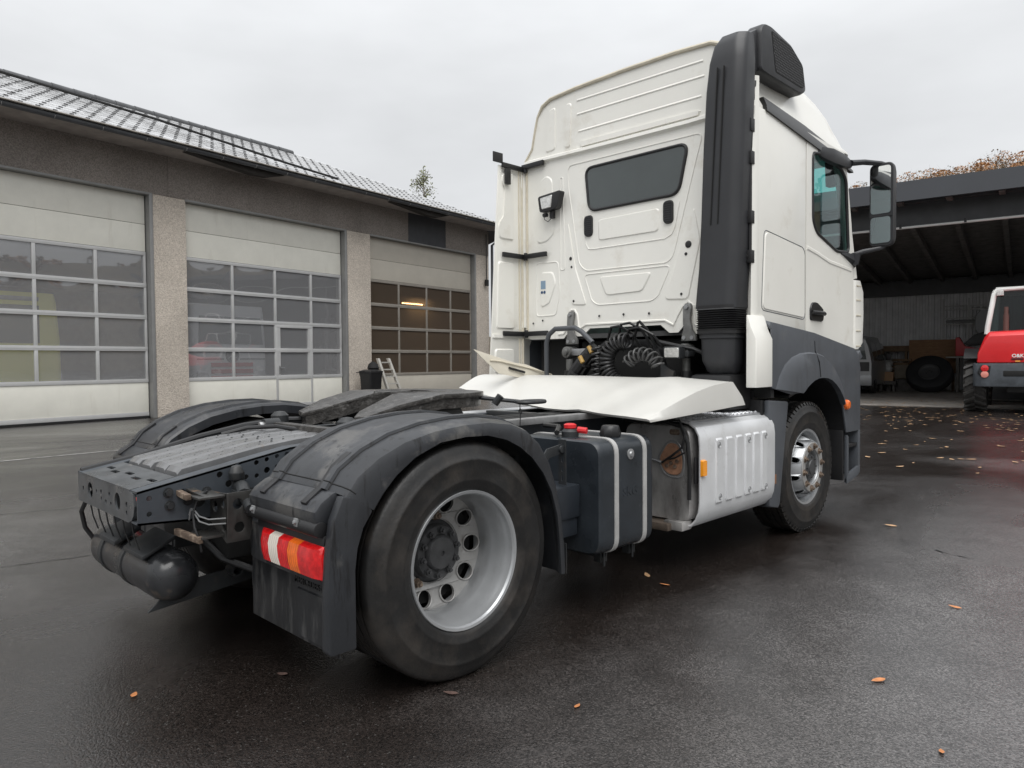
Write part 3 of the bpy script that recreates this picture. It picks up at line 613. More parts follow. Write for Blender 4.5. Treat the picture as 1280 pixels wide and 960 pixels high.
MB().tube([(.63, .95, 1.14), (.632, .952, 1.06), (.63, .95, 1.0)], .003, 5).tube([(.632 + .012 * math.cos(a), .952, 1.09 + .014 * math.sin(a)) for a in [rad(q) for q in range(0, 360, 30)]], .003, 5, closed=True).build('chain', TREAD, fwp)
# cross bar with steel pin behind the coupling
cbz = MB().box(-.30, .45, -.145, -.085, .99, 1.05).build('coupling_bar', GREASE, T, bevel=.006)
MB().cyl((-.28, -.19, 1.035), (-.28, -.10, 1.035), .036, 18).build('bush', DFRAME, cbz)
MB().cyl((-.28, -.215, 1.035), (-.28, -.17, 1.035), .020, 14).build('steel_pin', mat('bright_steel', (.5, .5, .5), .3, metal=.9), cbz, bevel=.003)
for s in (1, -1):
    MB().lathe([(0, -.05), (.05, -.05), (.05, .03), (.03, .05), (0, .055)], 'z', (s * .36, -.05, 1.05), 16).build('mounting_bolt', DFRAME, T)
# walkway and pipework between coupling and cab
MB().box(-.40, .40, .95, 2.3, .96, .975).box(-.36, .36, 1.0, 1.06, .975, 1.03).box(-.36, .36, 1.6, 1.66, .975, 1.02).build('deck_plate', DFRAME, T, bevel=.004)
for i in range(3): MB().tube([(.1 + .09 * i, .9, 1.0), (.14 + .09 * i, 1.3, 1.012), (.12 + .09 * i, 2.2, 1.0)], .014, 8).build('air_line', TREAD, T)
MB().prism([(.75, .99), (2.2, .99), (2.2, 1.03), (.75, 1.03)], 'x', .44, .52).build('cable_tray', mat('dull_grey_tray', (.2, .2, .2), .5, var=.3, vscale=9), T, bevel=.006)

# ---- fuel tank behind the rear wheel, right side
tk = MB(); sec = rrect(.60, 1.225, .335, .955, .085, 6)
rr = []
for y, k in ((.945, .965), (.958, .992), (.975, 1.0), (1.41, 1.0), (1.43, .992), (1.445, .965)):
    cx, cz = .91, .645; rr.append([(cx + (x - cx) * k, y, cz + (z - cz) * k) for x, z in sec])
tko = tk.loft(rr).build('fuel_tank', TANK, T, ang=30)
for y in (1.085, 1.35):
    sp = rrect(.59, 1.2305, .3295, .9605, .088, 6); sp = [p for p in sp if p[0] > .62 or True]
    MB().plate(rrect(.588, 1.2315, .3285, .9615, .089, 6), [rrect(.594, 1.2255, .3345, .9555, .085, 6)], 'y', y - .017, y + .017).build('tank_strap', STRAP, tko)
    MB().box(1.09, 1.14, y - .03, y + .03, .27, .338).box(.5, 1.14, y - .02, y + .02, .295, .325).cyl((1.15, y - .012, .25), (1.15, y - .012, .36), .007, 6).build('strap_bracket', DFRAME, tko, bevel=.005)
MB().text('SKG', .075, .0012, lambda v: (1.2262 + v.z, 1.215 + v.x, .635 + v.y)).build('tank_lettering', TANK, tko, smooth=False)
MB().lathe([(.030, .0), (.030, .006), (.018, .008), (.014, .016), (0, .018)], 'x', (1.2255, 1.215, .865), 18).build('tank_plug', GALV, tko)
MB().lathe([(.056, .0), (.062, .02), (.05, .06), (.045, .065), (0, .068)], 'z', (1.1, 1.20, .953), 8).build('filler_cap', BLACK, tko)
rv = MB().lathe([(.05, 0), (.05, .03), (.035, .045), (0, .046)], 'z', (.93, 1.05, .955), 14).build('sender_unit', DFRAME, tko)
MB().lathe([(.03, .045), (.036, .05), (.036, .068), (.024, .075), (0, .076)], 'z', (.93, 1.05, .955), 10).cyl((.97, 1.07, .995), (1.02, 1.09, .99), .018, 10).build('red_cap', REDP, rv)
MB().tube([(.9, .97, .98), (.8, 1.1, 1.0), (.6, 1.2, .99)], .015, 8).build('fuel_line', TREAD, tko)
# black plastic boxes and perforated bracket between mudguard and tank
MB().box(.84, 1.10, .74, .935, .54, .72).box(.84, 1.085, .73, .93, .44, .545).build('chock_box', mat('blue_black_plastic', (.018, .022, .028), .4, var=.2, vscale=6), T, bevel=.016)
for z0, z1 in ((.73, .97), (.26, .42)):
    MB().plate([(1.06, z0), (1.11, z0), (1.11, z1), (1.06, z1)], [rrect(1.078, 1.092, z0 + .02 + k * .05, z0 + .05 + k * .05, .006, 3) for k in range(int((z1 - z0) / .05) - (0 if z1 - z0 > .2 else 1))], 'y', .80, .806).build('perforated_bracket', DFRAME, T)
MB().prism([(.62, .86), (.68, .93), (.82, .95), (.82, .90), (.70, .88), (.64, .80)], 'x', 1.08, 1.088).cyl((1.07, .79, .92), (1.10, .79, .92), .02, 12).build('mudguard_bracket', DFRAME, T, bevel=.002)

# ---- exhaust box and its silver cover
ex = MB(); sec = rrect(.66, 1.165, .345, .965, .08, 6); rr = []
for y, k in ((1.945, .97), (1.955, .99), (1.975, 1.0), (2.9, 1.0)):
    rr.append([(.91 + (x - .91) * k, y, .655 + (z - .655) * k) for x, z in sec])
exo = ex.loft(rr).build('exhaust_box', STEEL, T, ang=30)
MB().frust(rpoly([(.925, .735), (.99, .64), (1.10, .64), (1.115, .76), (1.07, .85), (1.00, .85)], .05, 5), 'y', 1.949, 1.938, .006).build('inspection_plate', RUSTB, exo)
MB().tube([(x, 1.945, z) for x, z in rpoly([(.915, .735), (.985, .628), (1.11, .628), (1.125, .765), (1.075, .862), (.995, .862)], .05, 5)], .006, 6, closed=True).build('plate_rim', GALV, exo)
MB().frust(rrect(1.01, 1.09, .90, .94, .018), 'y', 1.949, 1.942, .004).build('pressing', RUST, exo)
for x, z in ((1.03, .72), (1.06, .70), (1.075, .735), (1.0, .70)): MB().cyl((x, 1.94, z), (x, 1.925, z), .012, 8).build('sensor', RUST, exo)
MB().tube([(.70, 1.93, .76), (.82, 1.925, .745), (.93, 1.92, .73), (.97, 1.92, .72)], .010, 8).build('sensor_pipe', GALV, exo)
MB().tube([(.97, 1.92, .72), (1.05, 1.91, .77), (1.13, 1.905, .83), (1.15, 1.91, .92), (1.10, 1.92, 1.0), (.95, 1.93, 1.0), (.7, 1.95, .99)], .008, 7).build('sensor_cable', TREAD, exo)
MB().tube([(1.17, 1.925, .5), (1.175, 1.92, .7), (1.165, 1.915, .86), (1.12, 1.915, .96), (1.0, 1.925, .985), (.66, 1.95, .98)], .013, 8).tube([(1.02, 1.92, .745), (1.08, 1.9, .76), (1.15, 1.905, .80)], .006, 6).build('cable_bundle', TREAD, exo)
MB().obox((.86, 1.92, .315), (.20, 0, 0), (0, .07, .0), (0, 0, .025)).build('exhaust_outlet', mat('dull_brown_steel', (.20, .16, .13), .45, metal=.6, var=.4, vscale=9), exo, bevel=.012)
MB().obox((1.07, 1.95, .325), (.07, 0, 0), (0, .06, 0), (0, 0, .03)).build('outlet_tip', STEEL, exo, bevel=.012)
cv = MB(); prof = [(1.02, .985), (1.08, .985), (1.14, .972), (1.18, .945), (1.205, .90), (1.212, .84), (1.212, .48), (1.205, .42), (1.185, .37), (1.15, .33), (1.10, .318), (1.10, .306), (1.16, .318), (1.198, .36), (1.218, .415), (1.225, .48), (1.225, .845), (1.217, .908), (1.19, .957), (1.145, .985), (1.08, .998), (1.02, .998)]
def coverring(y, k=0): return [(x, y, z) for x, z in prof]
cv.loft([coverring(y) for y in (1.965, 2.3, 2.7, 3.02)])
cvo = cv.build('exhaust_cover', COVER, T, bevel=.006, ang=30)
for y in (2.20, 2.335, 2.47, 2.60, 2.72, 2.83):
    MB().frust(rrect(y - .045 if y < 2.8 else y - .03, y + .04, .445, .875, .012, 3), 'x', 1.2245, 1.2345, .012).build('pressing', COVER, cvo, ang=25)
for y, z in ((2.185, .83), (2.2, .49), (2.60, .83), (2.605, .485), (2.85, .84), (2.855, .475)):
    MB().lathe([(.022, .010), (.018, .013), (.012, .006), (.009, .012), (0, .012)], 'x', (1.225, y, z), 14).build('cover_bolt', GALV, cvo)
tp = MB().loft([[(.62, y, 1.0), (1.12, y, 1.0), (1.15, y, .992), (1.15, y, .988), (.62, y, .985)] for y in (1.97, 3.0)]).build('tread_plate', PLATE, cvo)
db = MB()
for i in range(17):
    for j in range(34):
        x = .64 + i * .030; y = 1.99 + j * .030; a = rad(45 if (i + j) % 2 else -45); dx, dy = .014 * math.cos(a), .014 * math.sin(a)
        db.add([(x - dx, y - dy, 1.0), (x - dy * .35, y + dx * .35, 1.0), (x + dx, y + dy, 1.0), (x + dy * .35, y - dx * .35, 1.0), (x, y, 1.009)], [(0, 1, 4), (1, 2, 4), (2, 3, 4), (3, 0, 4)])
tag(db.build('raised_tread', PLATE, cvo, smooth=False), kind='stuff')
mk = MB().box(1.19, 1.2, 1.945, 1.985, .60, .77).build('side_marker', BLACK, T, bevel=.004)
MB().frust(rrect(1.965, 2.02, .645, .752, .008, 3), 'x', 1.2255, 1.243, .006).build('marker_lens', mat('amber_reflector', (.9, .33, .02), .2, coat=.5), mk)

# ------------------------------------------------------------------ cab
YB = 2.84
# rear wall: pressed sheet with a bottom cut-out and the rear window opening
wl = [(-1.13, 1.60), (-1.05, 1.585), (-.66, 1.585), (-.58, 1.66), (-.50, 1.60), (-.44, 1.60), (-.36, 1.665), (.36, 1.665), (.44, 1.60), (.52, 1.60), (.58, 1.66), (.66, 1.585), (1.05, 1.585), (1.13, 1.60), (1.13, 3.16), (1.10, 3.215), (-1.10, 3.215), (-1.13, 3.16)]
win = rpoly([(-.385, 3.035), (.60, 3.035), (.515, 2.685), (-.345, 2.685)], .075, 6)
bw = MB().plate(wl, [win], 'y', YB, YB + .02).build('cab_rear_wall', WHITE, T)
gw = MB().frust(rpoly([(-.39, 3.04), (.605, 3.04), (.52, 2.68), (-.35, 2.68)], .08, 6), 'y', YB + .004, YB - .008, .004).build('rear_window', GLR, T)
MB().tube([(x, YB - .004, z) for x, z in rpoly([(-.395, 3.045), (.61, 3.045), (.525, 2.675), (-.355, 2.675)], .08, 6)], .014, 8, closed=True).build('window_seal', BLACK, gw)
def press(pts, r=.04, h=.008, ins=.014, name='pressing'):
    return MB().frust(rpoly(pts, r, 5), 'y', YB, YB - h, ins).build(name, WHITE, bw, ang=20)
def bead(pts, r=.04, closed=True, w=.0055, y=YB):
    P = rpoly(pts, r, 5) if closed else pts
    return MB().tube([(x, y, z) for x, z in P], w, 6, closed=closed).build('bead', WHITE, bw)
# raised field of the middle with lower steps
bead([(-.60, 3.11), (.735, 3.10), (.66, 2.85), (.475, 2.20), (.42, 2.155), (-.40, 2.165), (-.475, 2.23), (-.60, 2.95)], .06)
press([(-.265, 2.585), (.352, 2.592), (.347, 2.412), (-.262, 2.412)], .03)
bead([(-.43, 2.64), (-.40, 2.40), (-.37, 2.352), (-.3, 2.345), (.40, 2.345), (.46, 2.37), (.49, 2.42), (.535, 2.62)], closed=False)
bead([(-.42, 2.135), (.455, 2.13), (.335, 1.895), (.27, 1.862), (-.27, 1.862), (-.335, 1.90)], .05)
press([(-.255, 2.10), (.282, 2.092), (.192, 1.945), (-.186, 1.937)], .035)
press([(.66, 2.56), (.72, 2.30), (.61, 1.845), (.395, 1.858), (.43, 1.96)], .04, .008)
press([(-.60, 2.62), (-.52, 2.22), (-.39, 1.862), (-.565, 1.875)], .04, .008)
press([(-.92, 2.205), (-.78, 2.195), (-.74, 2.09), (-.825, 1.905), (-.925, 1.87), (-.95, 2.05)], .03, .008)
bead([(-.99, 2.29), (-.72, 2.28), (-.70, 2.0), (-.75, 1.80), (-.99, 1.80)], .04)
press([(-.93, 3.04), (-.85, 3.075), (-.785, 3.03), (-.762, 2.53), (-.86, 2.465), (-.975, 2.465)], .04, .008)
bead([(-.69, 3.02), (-.66, 3.02), (-.64, 2.2), (-.69, 2.2)], .02)
press([(.84, 2.95), (.93, 2.95), (.93, 2.35), (.84, 2.30)], .03, .008)
bead([(-.72, 1.625), (-.655, 1.63), (-.60, 1.70), (-.60, 1.79), (-.57, 1.835), (-.53, 1.835), (-.50, 1.79), (-.48, 1.66), (-.40, 1.70), (.40, 1.70), (.48, 1.66), (.52, 1.74), (.56, 1.80), (.61, 1.835), (.66, 1.80), (.67, 1.66), (.72, 1.625)], closed=False, w=.011)
for x, z, r in [(-.565, 2.288, .016), (-.556, 2.214, .011), (-.534, 1.912, .011), (-.249, 1.766, .011), (.005, 1.767, .011), (.257, 1.762, .011), (.554, 1.897, .011), (.616, 2.273, .028), (.595, 2.202, .013), (-.905, 1.757, .010), (-1.023, 1.735, .010), (-.25, 2.16, .0), (.98, 1.75, .011)]:
    if r: MB().lathe([(r, -.011), (r * .7, -.014), (0, -.012)], 'y', (x, YB, z), 14).build('plug', BLACK, bw)
for x in (-.365, .435):   # slotted vents
    vb = MB().frust(rpoly([(x - .045, 2.455), (x + .045, 2.455), (x + .045, 2.64), (x - .045, 2.64)], .04, 6), 'y', YB, YB - .018, .006).build('air_vent', BLACK, bw)
    for k in range(9): MB().obox((x, YB - .019, 2.478 + k * .0175), (.03, 0, 0), (0, .004, 0), (0, 0, .003)).build('vent_slat', SATIN, vb)
MB().box(-.925, -.868, YB - .0105, YB - .0085, 2.045, 2.12).build('sticker', STICK, bw, smooth=False)
for x in (-.912, -.88): MB().lathe([(.014, -.0105), (0, -.0108)], 'y', (x, YB, 2.015), 14).build('sticker', mat('sticker_dark_blue', (.03, .07, .16), .5), bw)
# mud streaks at the left edge are joints in the seam
MB().tube([(-1.10, YB - .002, 3.15), (-1.10, YB - .002, 1.62)], .012, 6).build('seam', CREAM, bw)
# high roof moulding
rys = [(2.845, 3.765, 1.0), (2.90, 3.785, 1.01), (3.1, 3.80, 1.03), (3.5, 3.795, 1.05), (3.9, 3.755, 1.06), (4.2, 3.69, 1.06), (4.45, 3.60, 1.055), (4.65, 3.50, 1.04), (4.82, 3.38, 1.01), (4.92, 3.28, .97)]
rr = []
for y, zt_, w in rys:
    b = 3.205; h = zt_ - b
    prof_ = [(1.132, 0), (1.128, .06), (w * 1.035, .25), (w * .995, .55), (w * .965, .74), (w * .90, .89), (w * .80, .965), (w * .5, 1.0), (0, 1.012)]
    if y > 4.7: prof_ = [(min(x, w * 1.06), t) for x, t in prof_]
    R_ = [(x, y, b + t * h) for x, t in prof_]; R_ += [(-x, y_, z_) for x, y_, z_ in reversed(R_[:-1])]; rr.append(R_)
rf = MB().loft(rr).build('cab_roof', WHITE, T, ang=40)
e0 = rr[0]
MB().tube([(x, y - .004, z) for x, y, z in e0[1:-1]], [.010] * 4 + [.018] * (len(e0) - 10) + [.010] * 4, 8).build('roof_seam', CREAM, rf)
def rbead(x0, z0, x1, z1, h=.006, w=.012): MB().loft([[(x, 2.845, z - w), (x, 2.845 - h, z - w * .1), (x, 2.845, z + w)] for x, z in ((x0, z0), (x1, z1))]).build('roof_rib', WHITE, rf, ang=20)
rbead(-.495, 3.655, .735, 3.635); rbead(-.496, 3.535, .745, 3.52); rbead(-.48, 3.385, .72, 3.375)
MB().frust(rpoly([(-.47, 3.29), (.72, 3.27), (.70, 3.235), (-.45, 3.245)], .015), 'y', 2.845, 2.83, .01).build('roof_pressing', WHITE, rf, ang=20)
for P_ in ([(-.83, 3.65), (-.745, 3.665), (-.75, 3.28), (-.865, 3.275)], [(-.62, 3.66), (-.558, 3.655), (-.575, 3.265), (-.642, 3.27)]):
    MB().frust(rpoly(P_, .03), 'y', 2.845, 2.836, .012).build('roof_pressing', WHITE, rf, ang=20)
MB().loft([[(x, 2.845, z + .028), (x, 2.815, z + .012), (x, 2.812, z - .012), (x, 2.84, z - .03)] for x, z in ((-1.11, 3.225), (-.62, 3.215), (0, 3.205), (.62, 3.20), (1.10, 3.21))]).build('roof_joint', WHITE, rf, ang=40)
# cab sides: sleeper panel, door with window, dark roof strip
glassp = rpoly([(3.842, 3.06), (4.05, 3.085), (4.46, 3.035), (4.565, 2.965), (4.635, 2.335), (4.36, 2.315), (3.93, 2.425), (3.848, 2.51)], .05, 4)
seal_o = [(4.235 + (y - 4.235) * 1.05, 2.72 + (z - 2.72) * 1.05) for y, z in glassp]
def cab_side(s):
    def X(a, b): return (s * a, s * b) if s > 0 else (s * b, s * a)
    sl = MB(); sl.prism([(2.845, 1.655), (3.718, 1.60), (3.718, 3.205), (2.845, 3.205)], 'x', *X(1.125, 1.15))
    so = sl.build('sleeper_side', WHITE, T, bevel=.01)
    MB().tube([(s * 1.1495, y, z) for y, z in rpoly([(2.985, 2.335), (3.66, 2.275), (3.70, 2.24), (3.705, 1.70), (2.945, 1.745)], .05, 5)], .0035, 6, closed=True).build('locker_gap', SLATE, so)
    MB().frust(rpoly([(2.999, 2.322), (3.655, 2.264), (3.69, 2.232), (3.695, 1.712), (2.958, 1.755)], .05, 5), 'x', s * 1.149, s * 1.157, .008).build('locker_lid', WHITE, so, ang=20)
    MB().loft([[(s * 1.12, 2.84, z), (s * (1.14 + b), 2.80, z), (s * (1.156 + b), 2.84, z), (s * 1.151, 2.90, z)] for z, b in (((1.70, .0), (2.2, .004), (3.0, .0), (3.42, -.06)) if s > 0 else ((1.70, .0), (2.2, .004), (3.19, .0)))]).build('rear_edge_trim', WHITE, so, ang=30)
    dr = MB(); dr.plate([(3.728, 1.598), (4.75, 1.47), (4.765, 1.75), (4.755, 2.30), (4.70, 2.60), (4.56, 3.14), (4.52, 3.19), (3.728, 3.205)], [glassp], 'x', *X(1.125, 1.15))
    do = dr.build('door', WHITE, T)
    MB().prism(glassp, 'x', *X(1.130, 1.136)).build('door_window', GLS, do)
    MB().tube([(s * 1.149, y, z) for y, z in glassp], .014, 8, closed=True).build('window_seal', BLACK, do)
    MB().loft([[(s * 1.149, y, z0), (s * 1.156, y, z0 + .01), (s * 1.156, y, z0 + .03), (s * 1.149, y, z0 + .04)] for y, z0 in ((3.74, 2.262), (3.95, 2.235), (4.2, 2.19), (4.7, 2.16))]).build('door_crease', WHITE, do, ang=30)
    hd = MB().frust(rpoly([(3.80, 1.70), (4.05, 1.695), (4.07, 1.74), (4.06, 1.80), (3.93, 1.855), (3.83, 1.845), (3.795, 1.80)], .03), 'x', s * 1.15, s * 1.162, .006).build('door_handle', BLACK, do)
    MB().tube([(s * 1.165, 3.81, 1.765), (s * 1.188, 3.88, 1.762), (s * 1.188, 3.98, 1.762), (s * 1.165, 4.055, 1.76)], .022, 10, flat=.8).build('handle_grip', BLACK, hd)
    st = MB(); st.loft([[(s * 1.125, y, z0), (s * 1.165, y, z0 - .004), (s * 1.160, y, z0 + h * .35), (s * 1.135, y, z0 + h), (s * 1.10, y, z0 + h)] for y, z0, h in ((3.0, 3.20, .10), (3.72, 3.13, .125), (4.3, 3.075, .12), (4.56, 3.06, .10), (4.7, 3.05, .05))])
    st.build('roof_strip', mat('black_roof_strip', (.016, .016, .016), .35), so, ang=30)
    # dark housing above the door window and the mirror with its two arms
    pod = MB(); pr = []
    for y, z0, z1, x in ((3.95, 3.075, 3.12, 1.155), (4.02, 3.05, 3.14, 1.18), (4.18, 3.035, 3.152, 1.205), (4.40, 3.04, 3.145, 1.215), (4.56, 3.06, 3.13, 1.205), (4.64, 3.085, 3.115, 1.18)):
        pr.append([(s * 1.14, y, z0), (s * (x - .01), y, z0), (s * x, y, (z0 + z1) / 2), (s * (x - .015), y, z1), (s * 1.14, y, z1)])
    po = pod.loft(pr).build('mirror_foot', SATIN, T, ang=45)
    MB().tube([(s * 1.19, 4.55, 3.10), (s * 1.25, 4.70, 3.125), (s * 1.34, 4.86, 3.125), (s * 1.40, 4.90, 3.10)], [.036, .032, .028, .024], 12, flat=.75).build('mirror_arm', SATIN, po)
    MB().tube([(s * 1.13, 4.70, 2.30), (s * 1.22, 4.78, 2.345), (s * 1.36, 4.86, 2.375), (s * 1.39, 4.88, 2.40)], [.026, .022, .018, .016], 10).build('mirror_arm', SATIN, po)
    MB().lathe([(0, -.07), (.03, -.06), (.045, 0), (.05, .04), (0, .05)], 'z', (s * 1.165, 4.74, 2.29), 16).loft([[(s * 1.14, 4.45, 2.30), (s * 1.16, 4.45, 2.305), (s * 1.155, 4.45, 2.325)], [(s * 1.14, 4.78, 2.20), (s * 1.19, 4.78, 2.25), (s * 1.18, 4.78, 2.32)]]).build('mirror_foot', SATIN, T)
    mo = MB(); sec_ = rrect(1.255, 1.455, 2.385, 3.125, .055, 6)
    rg = []
    for y, k in ((4.835, .98), (4.85, 1.0), (4.90, .99), (4.95, .90), (4.975, .75)): rg.append([(s * (1.355 + (x - 1.355) * k), y + (1.355 - x) * .02, 2.755 + (z - 2.755) * k) for x, z in sec_])
    mh = mo.loft(rg).build('mirror_housing', SATIN, T, ang=35)
    for z0, z1 in ((2.675, 3.095), (2.415, 2.645)):
        q = rrect(1.268, 1.435, z0, z1, .03, 5); MB().loft([[(s * x, 4.833 + (1.355 - x) * .02 - d, z) for x, z in q] for d in (0, .004)]).build('mirror_glass', MIRROR, mh)
    MB().box(*X(1.262, 1.448), 4.822, 4.834, 2.648, 2.668).build('mirror_divider', SATIN, mh)
    # lower grey side with wheel arch, flare, step well
    ol_ = [(2.97, 1.655), (3.72, 1.595), (4.60, 1.475), (4.70, 1.42), (4.745, 1.30), (4.75, .74), (4.42, .74), (4.37, .88), (4.32, 1.02), (4.20, 1.135), (4.08, 1.195), (3.94, 1.23), (3.80, 1.235), (3.66, 1.21), (3.55, 1.165), (3.48, 1.12), (3.30, 1.115), (2.97, 1.175)]
    lw = MB().plate(ol_, [], 'x', *X(1.205, 1.222)).build('lower_side_panel', SLATE, T, bevel=.006)
    MB().loft([[(s * 1.148, y, z + .012), (s * 1.152, y, z + .012), (s * 1.222, y, z - .055), (s * 1.205, y, z - .06), (s * 1.14, y, z)] for y, z in ((2.97, 1.662), (3.72, 1.602), (4.60, 1.482), (4.70, 1.43))]).build('shoulder', SLATE, lw, bevel=.004, ang=25)
    fo_ = [(3.03, 1.165), (3.09, 1.26), (3.18, 1.345), (3.30, 1.40), (3.44, 1.43), (3.60, 1.44), (3.76, 1.435), (3.90, 1.41), (4.03, 1.36), (4.15, 1.29), (4.26, 1.20), (4.33, 1.10), (4.365, 1.0)]
    fi_ = [(3.46, 1.12), (3.50, 1.135), (3.55, 1.165), (3.61, 1.19), (3.68, 1.213), (3.76, 1.228), (3.86, 1.232), (3.95, 1.225), (4.04, 1.205), (4.13, 1.168), (4.21, 1.12), (4.28, 1.06), (4.33, .99)]
    MB().loft([[(s * 1.221, *o_), (s * 1.232, lerp(o_[0], i_[0], .06), lerp(o_[1], i_[1], .06)), (s * 1.243, lerp(o_[0], i_[0], .55), lerp(o_[1], i_[1], .55)), (s * 1.246, *i_), (s * 1.20, *i_)] for o_, i_ in zip(fo_, fi_)]).build('arch_flare', SLATE, lw, ang=30)
    MB().tube([(s * 1.2225, 3.725, 1.52), (s * 1.2225, 3.735, 1.45), (s * 1.244, 3.77, 1.36), (s * 1.247, 3.79, 1.24)], .004, 6).tube([(s * 1.152, 3.724, 1.61), (s * 1.20, 3.725, 1.575), (s * 1.2235, 3.725, 1.52)], .004, 6).build('panel_gap', VOID, lw)
    wh = MB(); wh.loft([[(s * 1.15, 2.715, z), (s * xo, 2.715, z), (s * (xo + .004), 2.73, z), (s * (xo + .004), 2.968, z), (s * (xo - .02), 2.968, z)] for z, xo in ((1.185, 1.222), (1.53, 1.222), (1.60, 1.19), (1.70, 1.158))])
    wh.build('lower_corner_panel', WHITE, T, bevel=.006)
    # wheel housing liner
    MB().loft([[(s * .75, y, z), (s * 1.205, y, z), (s * 1.205, y, z + .02), (s * .75, y, z + .02)] for y, z in [(3.30, 1.09), (3.48, 1.13), (3.66, 1.215), (3.80, 1.24), (3.94, 1.235), (4.2, 1.14), (4.34, 1.0), (4.40, .8), (4.42, .5)]]).build('wheel_liner', BLACK, lw)
    il = MB().lathe([(.045, 0), (.042, .02), (.03, .032), (0, .036)], 'x', (0, 4.40, .985), 18).xf(Matrix.Diagonal((s, 1, 1, 1))).xf(Matrix.Translation((s * 1.222, 0, 0)))
    il.build('side_indicator', ORANGE, lw)
    # entry steps
    sp = MB(); sp.prism([(4.44, .30), (4.48, .30), (4.475, .70), (4.44, .72)], 'x', *X(1.195, 1.222)); sp.prism([(4.705, .345), (4.75, .36), (4.752, .745), (4.705, .745)], 'x', *X(1.02, 1.222))
    sp.prism([(4.44, .29), (4.70, .335), (4.752, .365), (4.752, .43), (4.48, .375), (4.44, .34)], 'x', *X(1.20, 1.223))
    sto = sp.build('entry_step', SLATE, T, bevel=.006)
    MB().box(*X(.98, 1.20), 4.47, 4.72, .37, .385).box(*X(.98, 1.21), 4.47, 4.72, .60, .63).build('step_tread', BLACK, sto, bevel=.004)
    MB().box(*X(.96, .985), 4.42, 4.74, .30, 1.2).box(*X(.85, 1.2), 4.39, 4.42, .32, .76).build('step_well', BLACK, sto, bevel=.004)
    # grey fairing behind the front wheel
    fp = MB(); fp.prism([(2.99, .30), (3.13, .27), (3.16, .29), (3.30, 1.05), (3.28, 1.065), (2.97, 1.085)], 'x', *X(1.16, 1.2)); fp.prism([(3.07, .275), (3.13, .27), (3.29, 1.06), (3.22, 1.065)], 'x', *X(.86, 1.17))
    fpo = fp.build('wheel_fairing', SLATE, T, bevel=.012)
    MB().box(*X(1.2, 1.206), 3.045, 3.085, .46, .53).build('reflector', mat('brown_reflector', (.22, .10, .04), .3), fpo, bevel=.002)
    MB().prism([(2.95, .33), (2.99, .30), (2.97, 1.085), (2.93, 1.085)], 'x', *X(.98, 1.16)).build('fairing_bracket', BLACK, fpo, bevel=.004)
    # front corner deflector
    MB().loft([[(s * 1.13, 4.76, z), (s * 1.155, 4.80, z), (s * 1.16, y1, z), (s * 1.10, y1 + .05, z)] for z, y1 in ((1.47, 4.86), (1.53, 4.97), (1.8, 4.99), (2.0, 4.98), (2.10, 4.90))]).build('front_corner', WHITE, T, bevel=.004)
    fin = MB()
    for z in (1.50, 1.64, 1.78, 1.92, 2.05): fin.obox((s * 1.152, 4.87, z), (.010, 0, 0), (0, .055, 0), (0, 0, .005))
    fin.build('corner_vanes', CREAM, T)
    MB().prism([(4.70, 1.40), (4.80, 1.46), (4.86, 1.40), (4.76, 1.36)], 'x', *X(1.12, 1.20)).build('corner_bracket', SLATE, T, bevel=.006)
cab_side(1); cab_side(-1)
# front of the cab
fr = []
for z, yc, ye in ((.45, 5.12, 4.95), (.8, 5.15, 4.98), (1.5, 5.13, 4.95), (2.12, 5.08, 4.88)):
    fr.append([(x, yc - (yc - ye) * (abs(x) / 1.1) ** 2.5, z) for x in [-1.1 + 2.2 * k / 14 for k in range(15)]] + [(1.1, 4.72, z), (-1.1, 4.72, z)])
MB().loft(fr[:2]).build('bumper', SLATE, T, ang=40); MB().loft(fr[1:]).build('front_panel', WHITE, T, ang=40)
for k in range(5): MB().obox((0, 5.15, 1.05 + k * .13), (.8, 0, 0), (0, .02, 0), (0, 0, .035)).build('grille_bar', BLACK, T, bevel=.008)
for s in (1, -1): MB().prism([(s * .68, .62), (s * 1.02, .62), (s * 1.05, .80), (s * .72, .80)], 'y', 4.98, 5.14).build('headlamp', CLEAR, T, bevel=.02)
def wsec(z0, z1, inset=0):
    rr = []
    for z in [lerp(z0, z1, k / 6) for k in range(7)]:
        t = (z - 2.12) / 1.06; yc = 5.08 - .22 * t; ye = 4.87 - .27 * t; w = 1.10 - .05 * t
        rr.append([(w * u, yc - (yc - ye) * abs(u) ** 2.5 - inset, z) for u in [-1 + 2 * k / 16 for k in range(17)]])
    return rr
MB().loft(wsec(2.12, 2.86), closed=False, caps=False).build('windscreen', GLS, T)
MB().loft(wsec(2.86, 3.21), closed=False, caps=False).build('sun_strip', GLSUN, T)
for s in (1, -1):
    MB().tube([(s * 1.10, 4.86, 2.12), (s * 1.085, 4.73, 2.65), (s * 1.06, 4.60, 3.18)], .045, 8).build('front_pillar', WHITE, T)
sv = []
for x in [-1.02 + 2.04 * k / 12 for k in range(13)]:
    a = abs(x) / 1.02; yc = 5.02 - .30 * a ** 2.5; sv.append([(x, yc - .14, 3.235), (x, yc + .08, 3.235), (x, yc + .085, 3.25), (x, yc - .12, 3.29)])
MB().loft(sv).build('sun_visor', BLACK, T, ang=40)
MB().box(-1.10, 1.10, 2.87, 4.95, 1.58, 1.62).build('cab_floor', CABIN, T)
MB().prism([(4.45, 1.62), (4.50, 2.05), (4.60, 2.20), (4.85, 2.18), (4.88, 1.62)], 'x', -1.08, 1.08).build('dashboard', CABIN, T, bevel=.03)
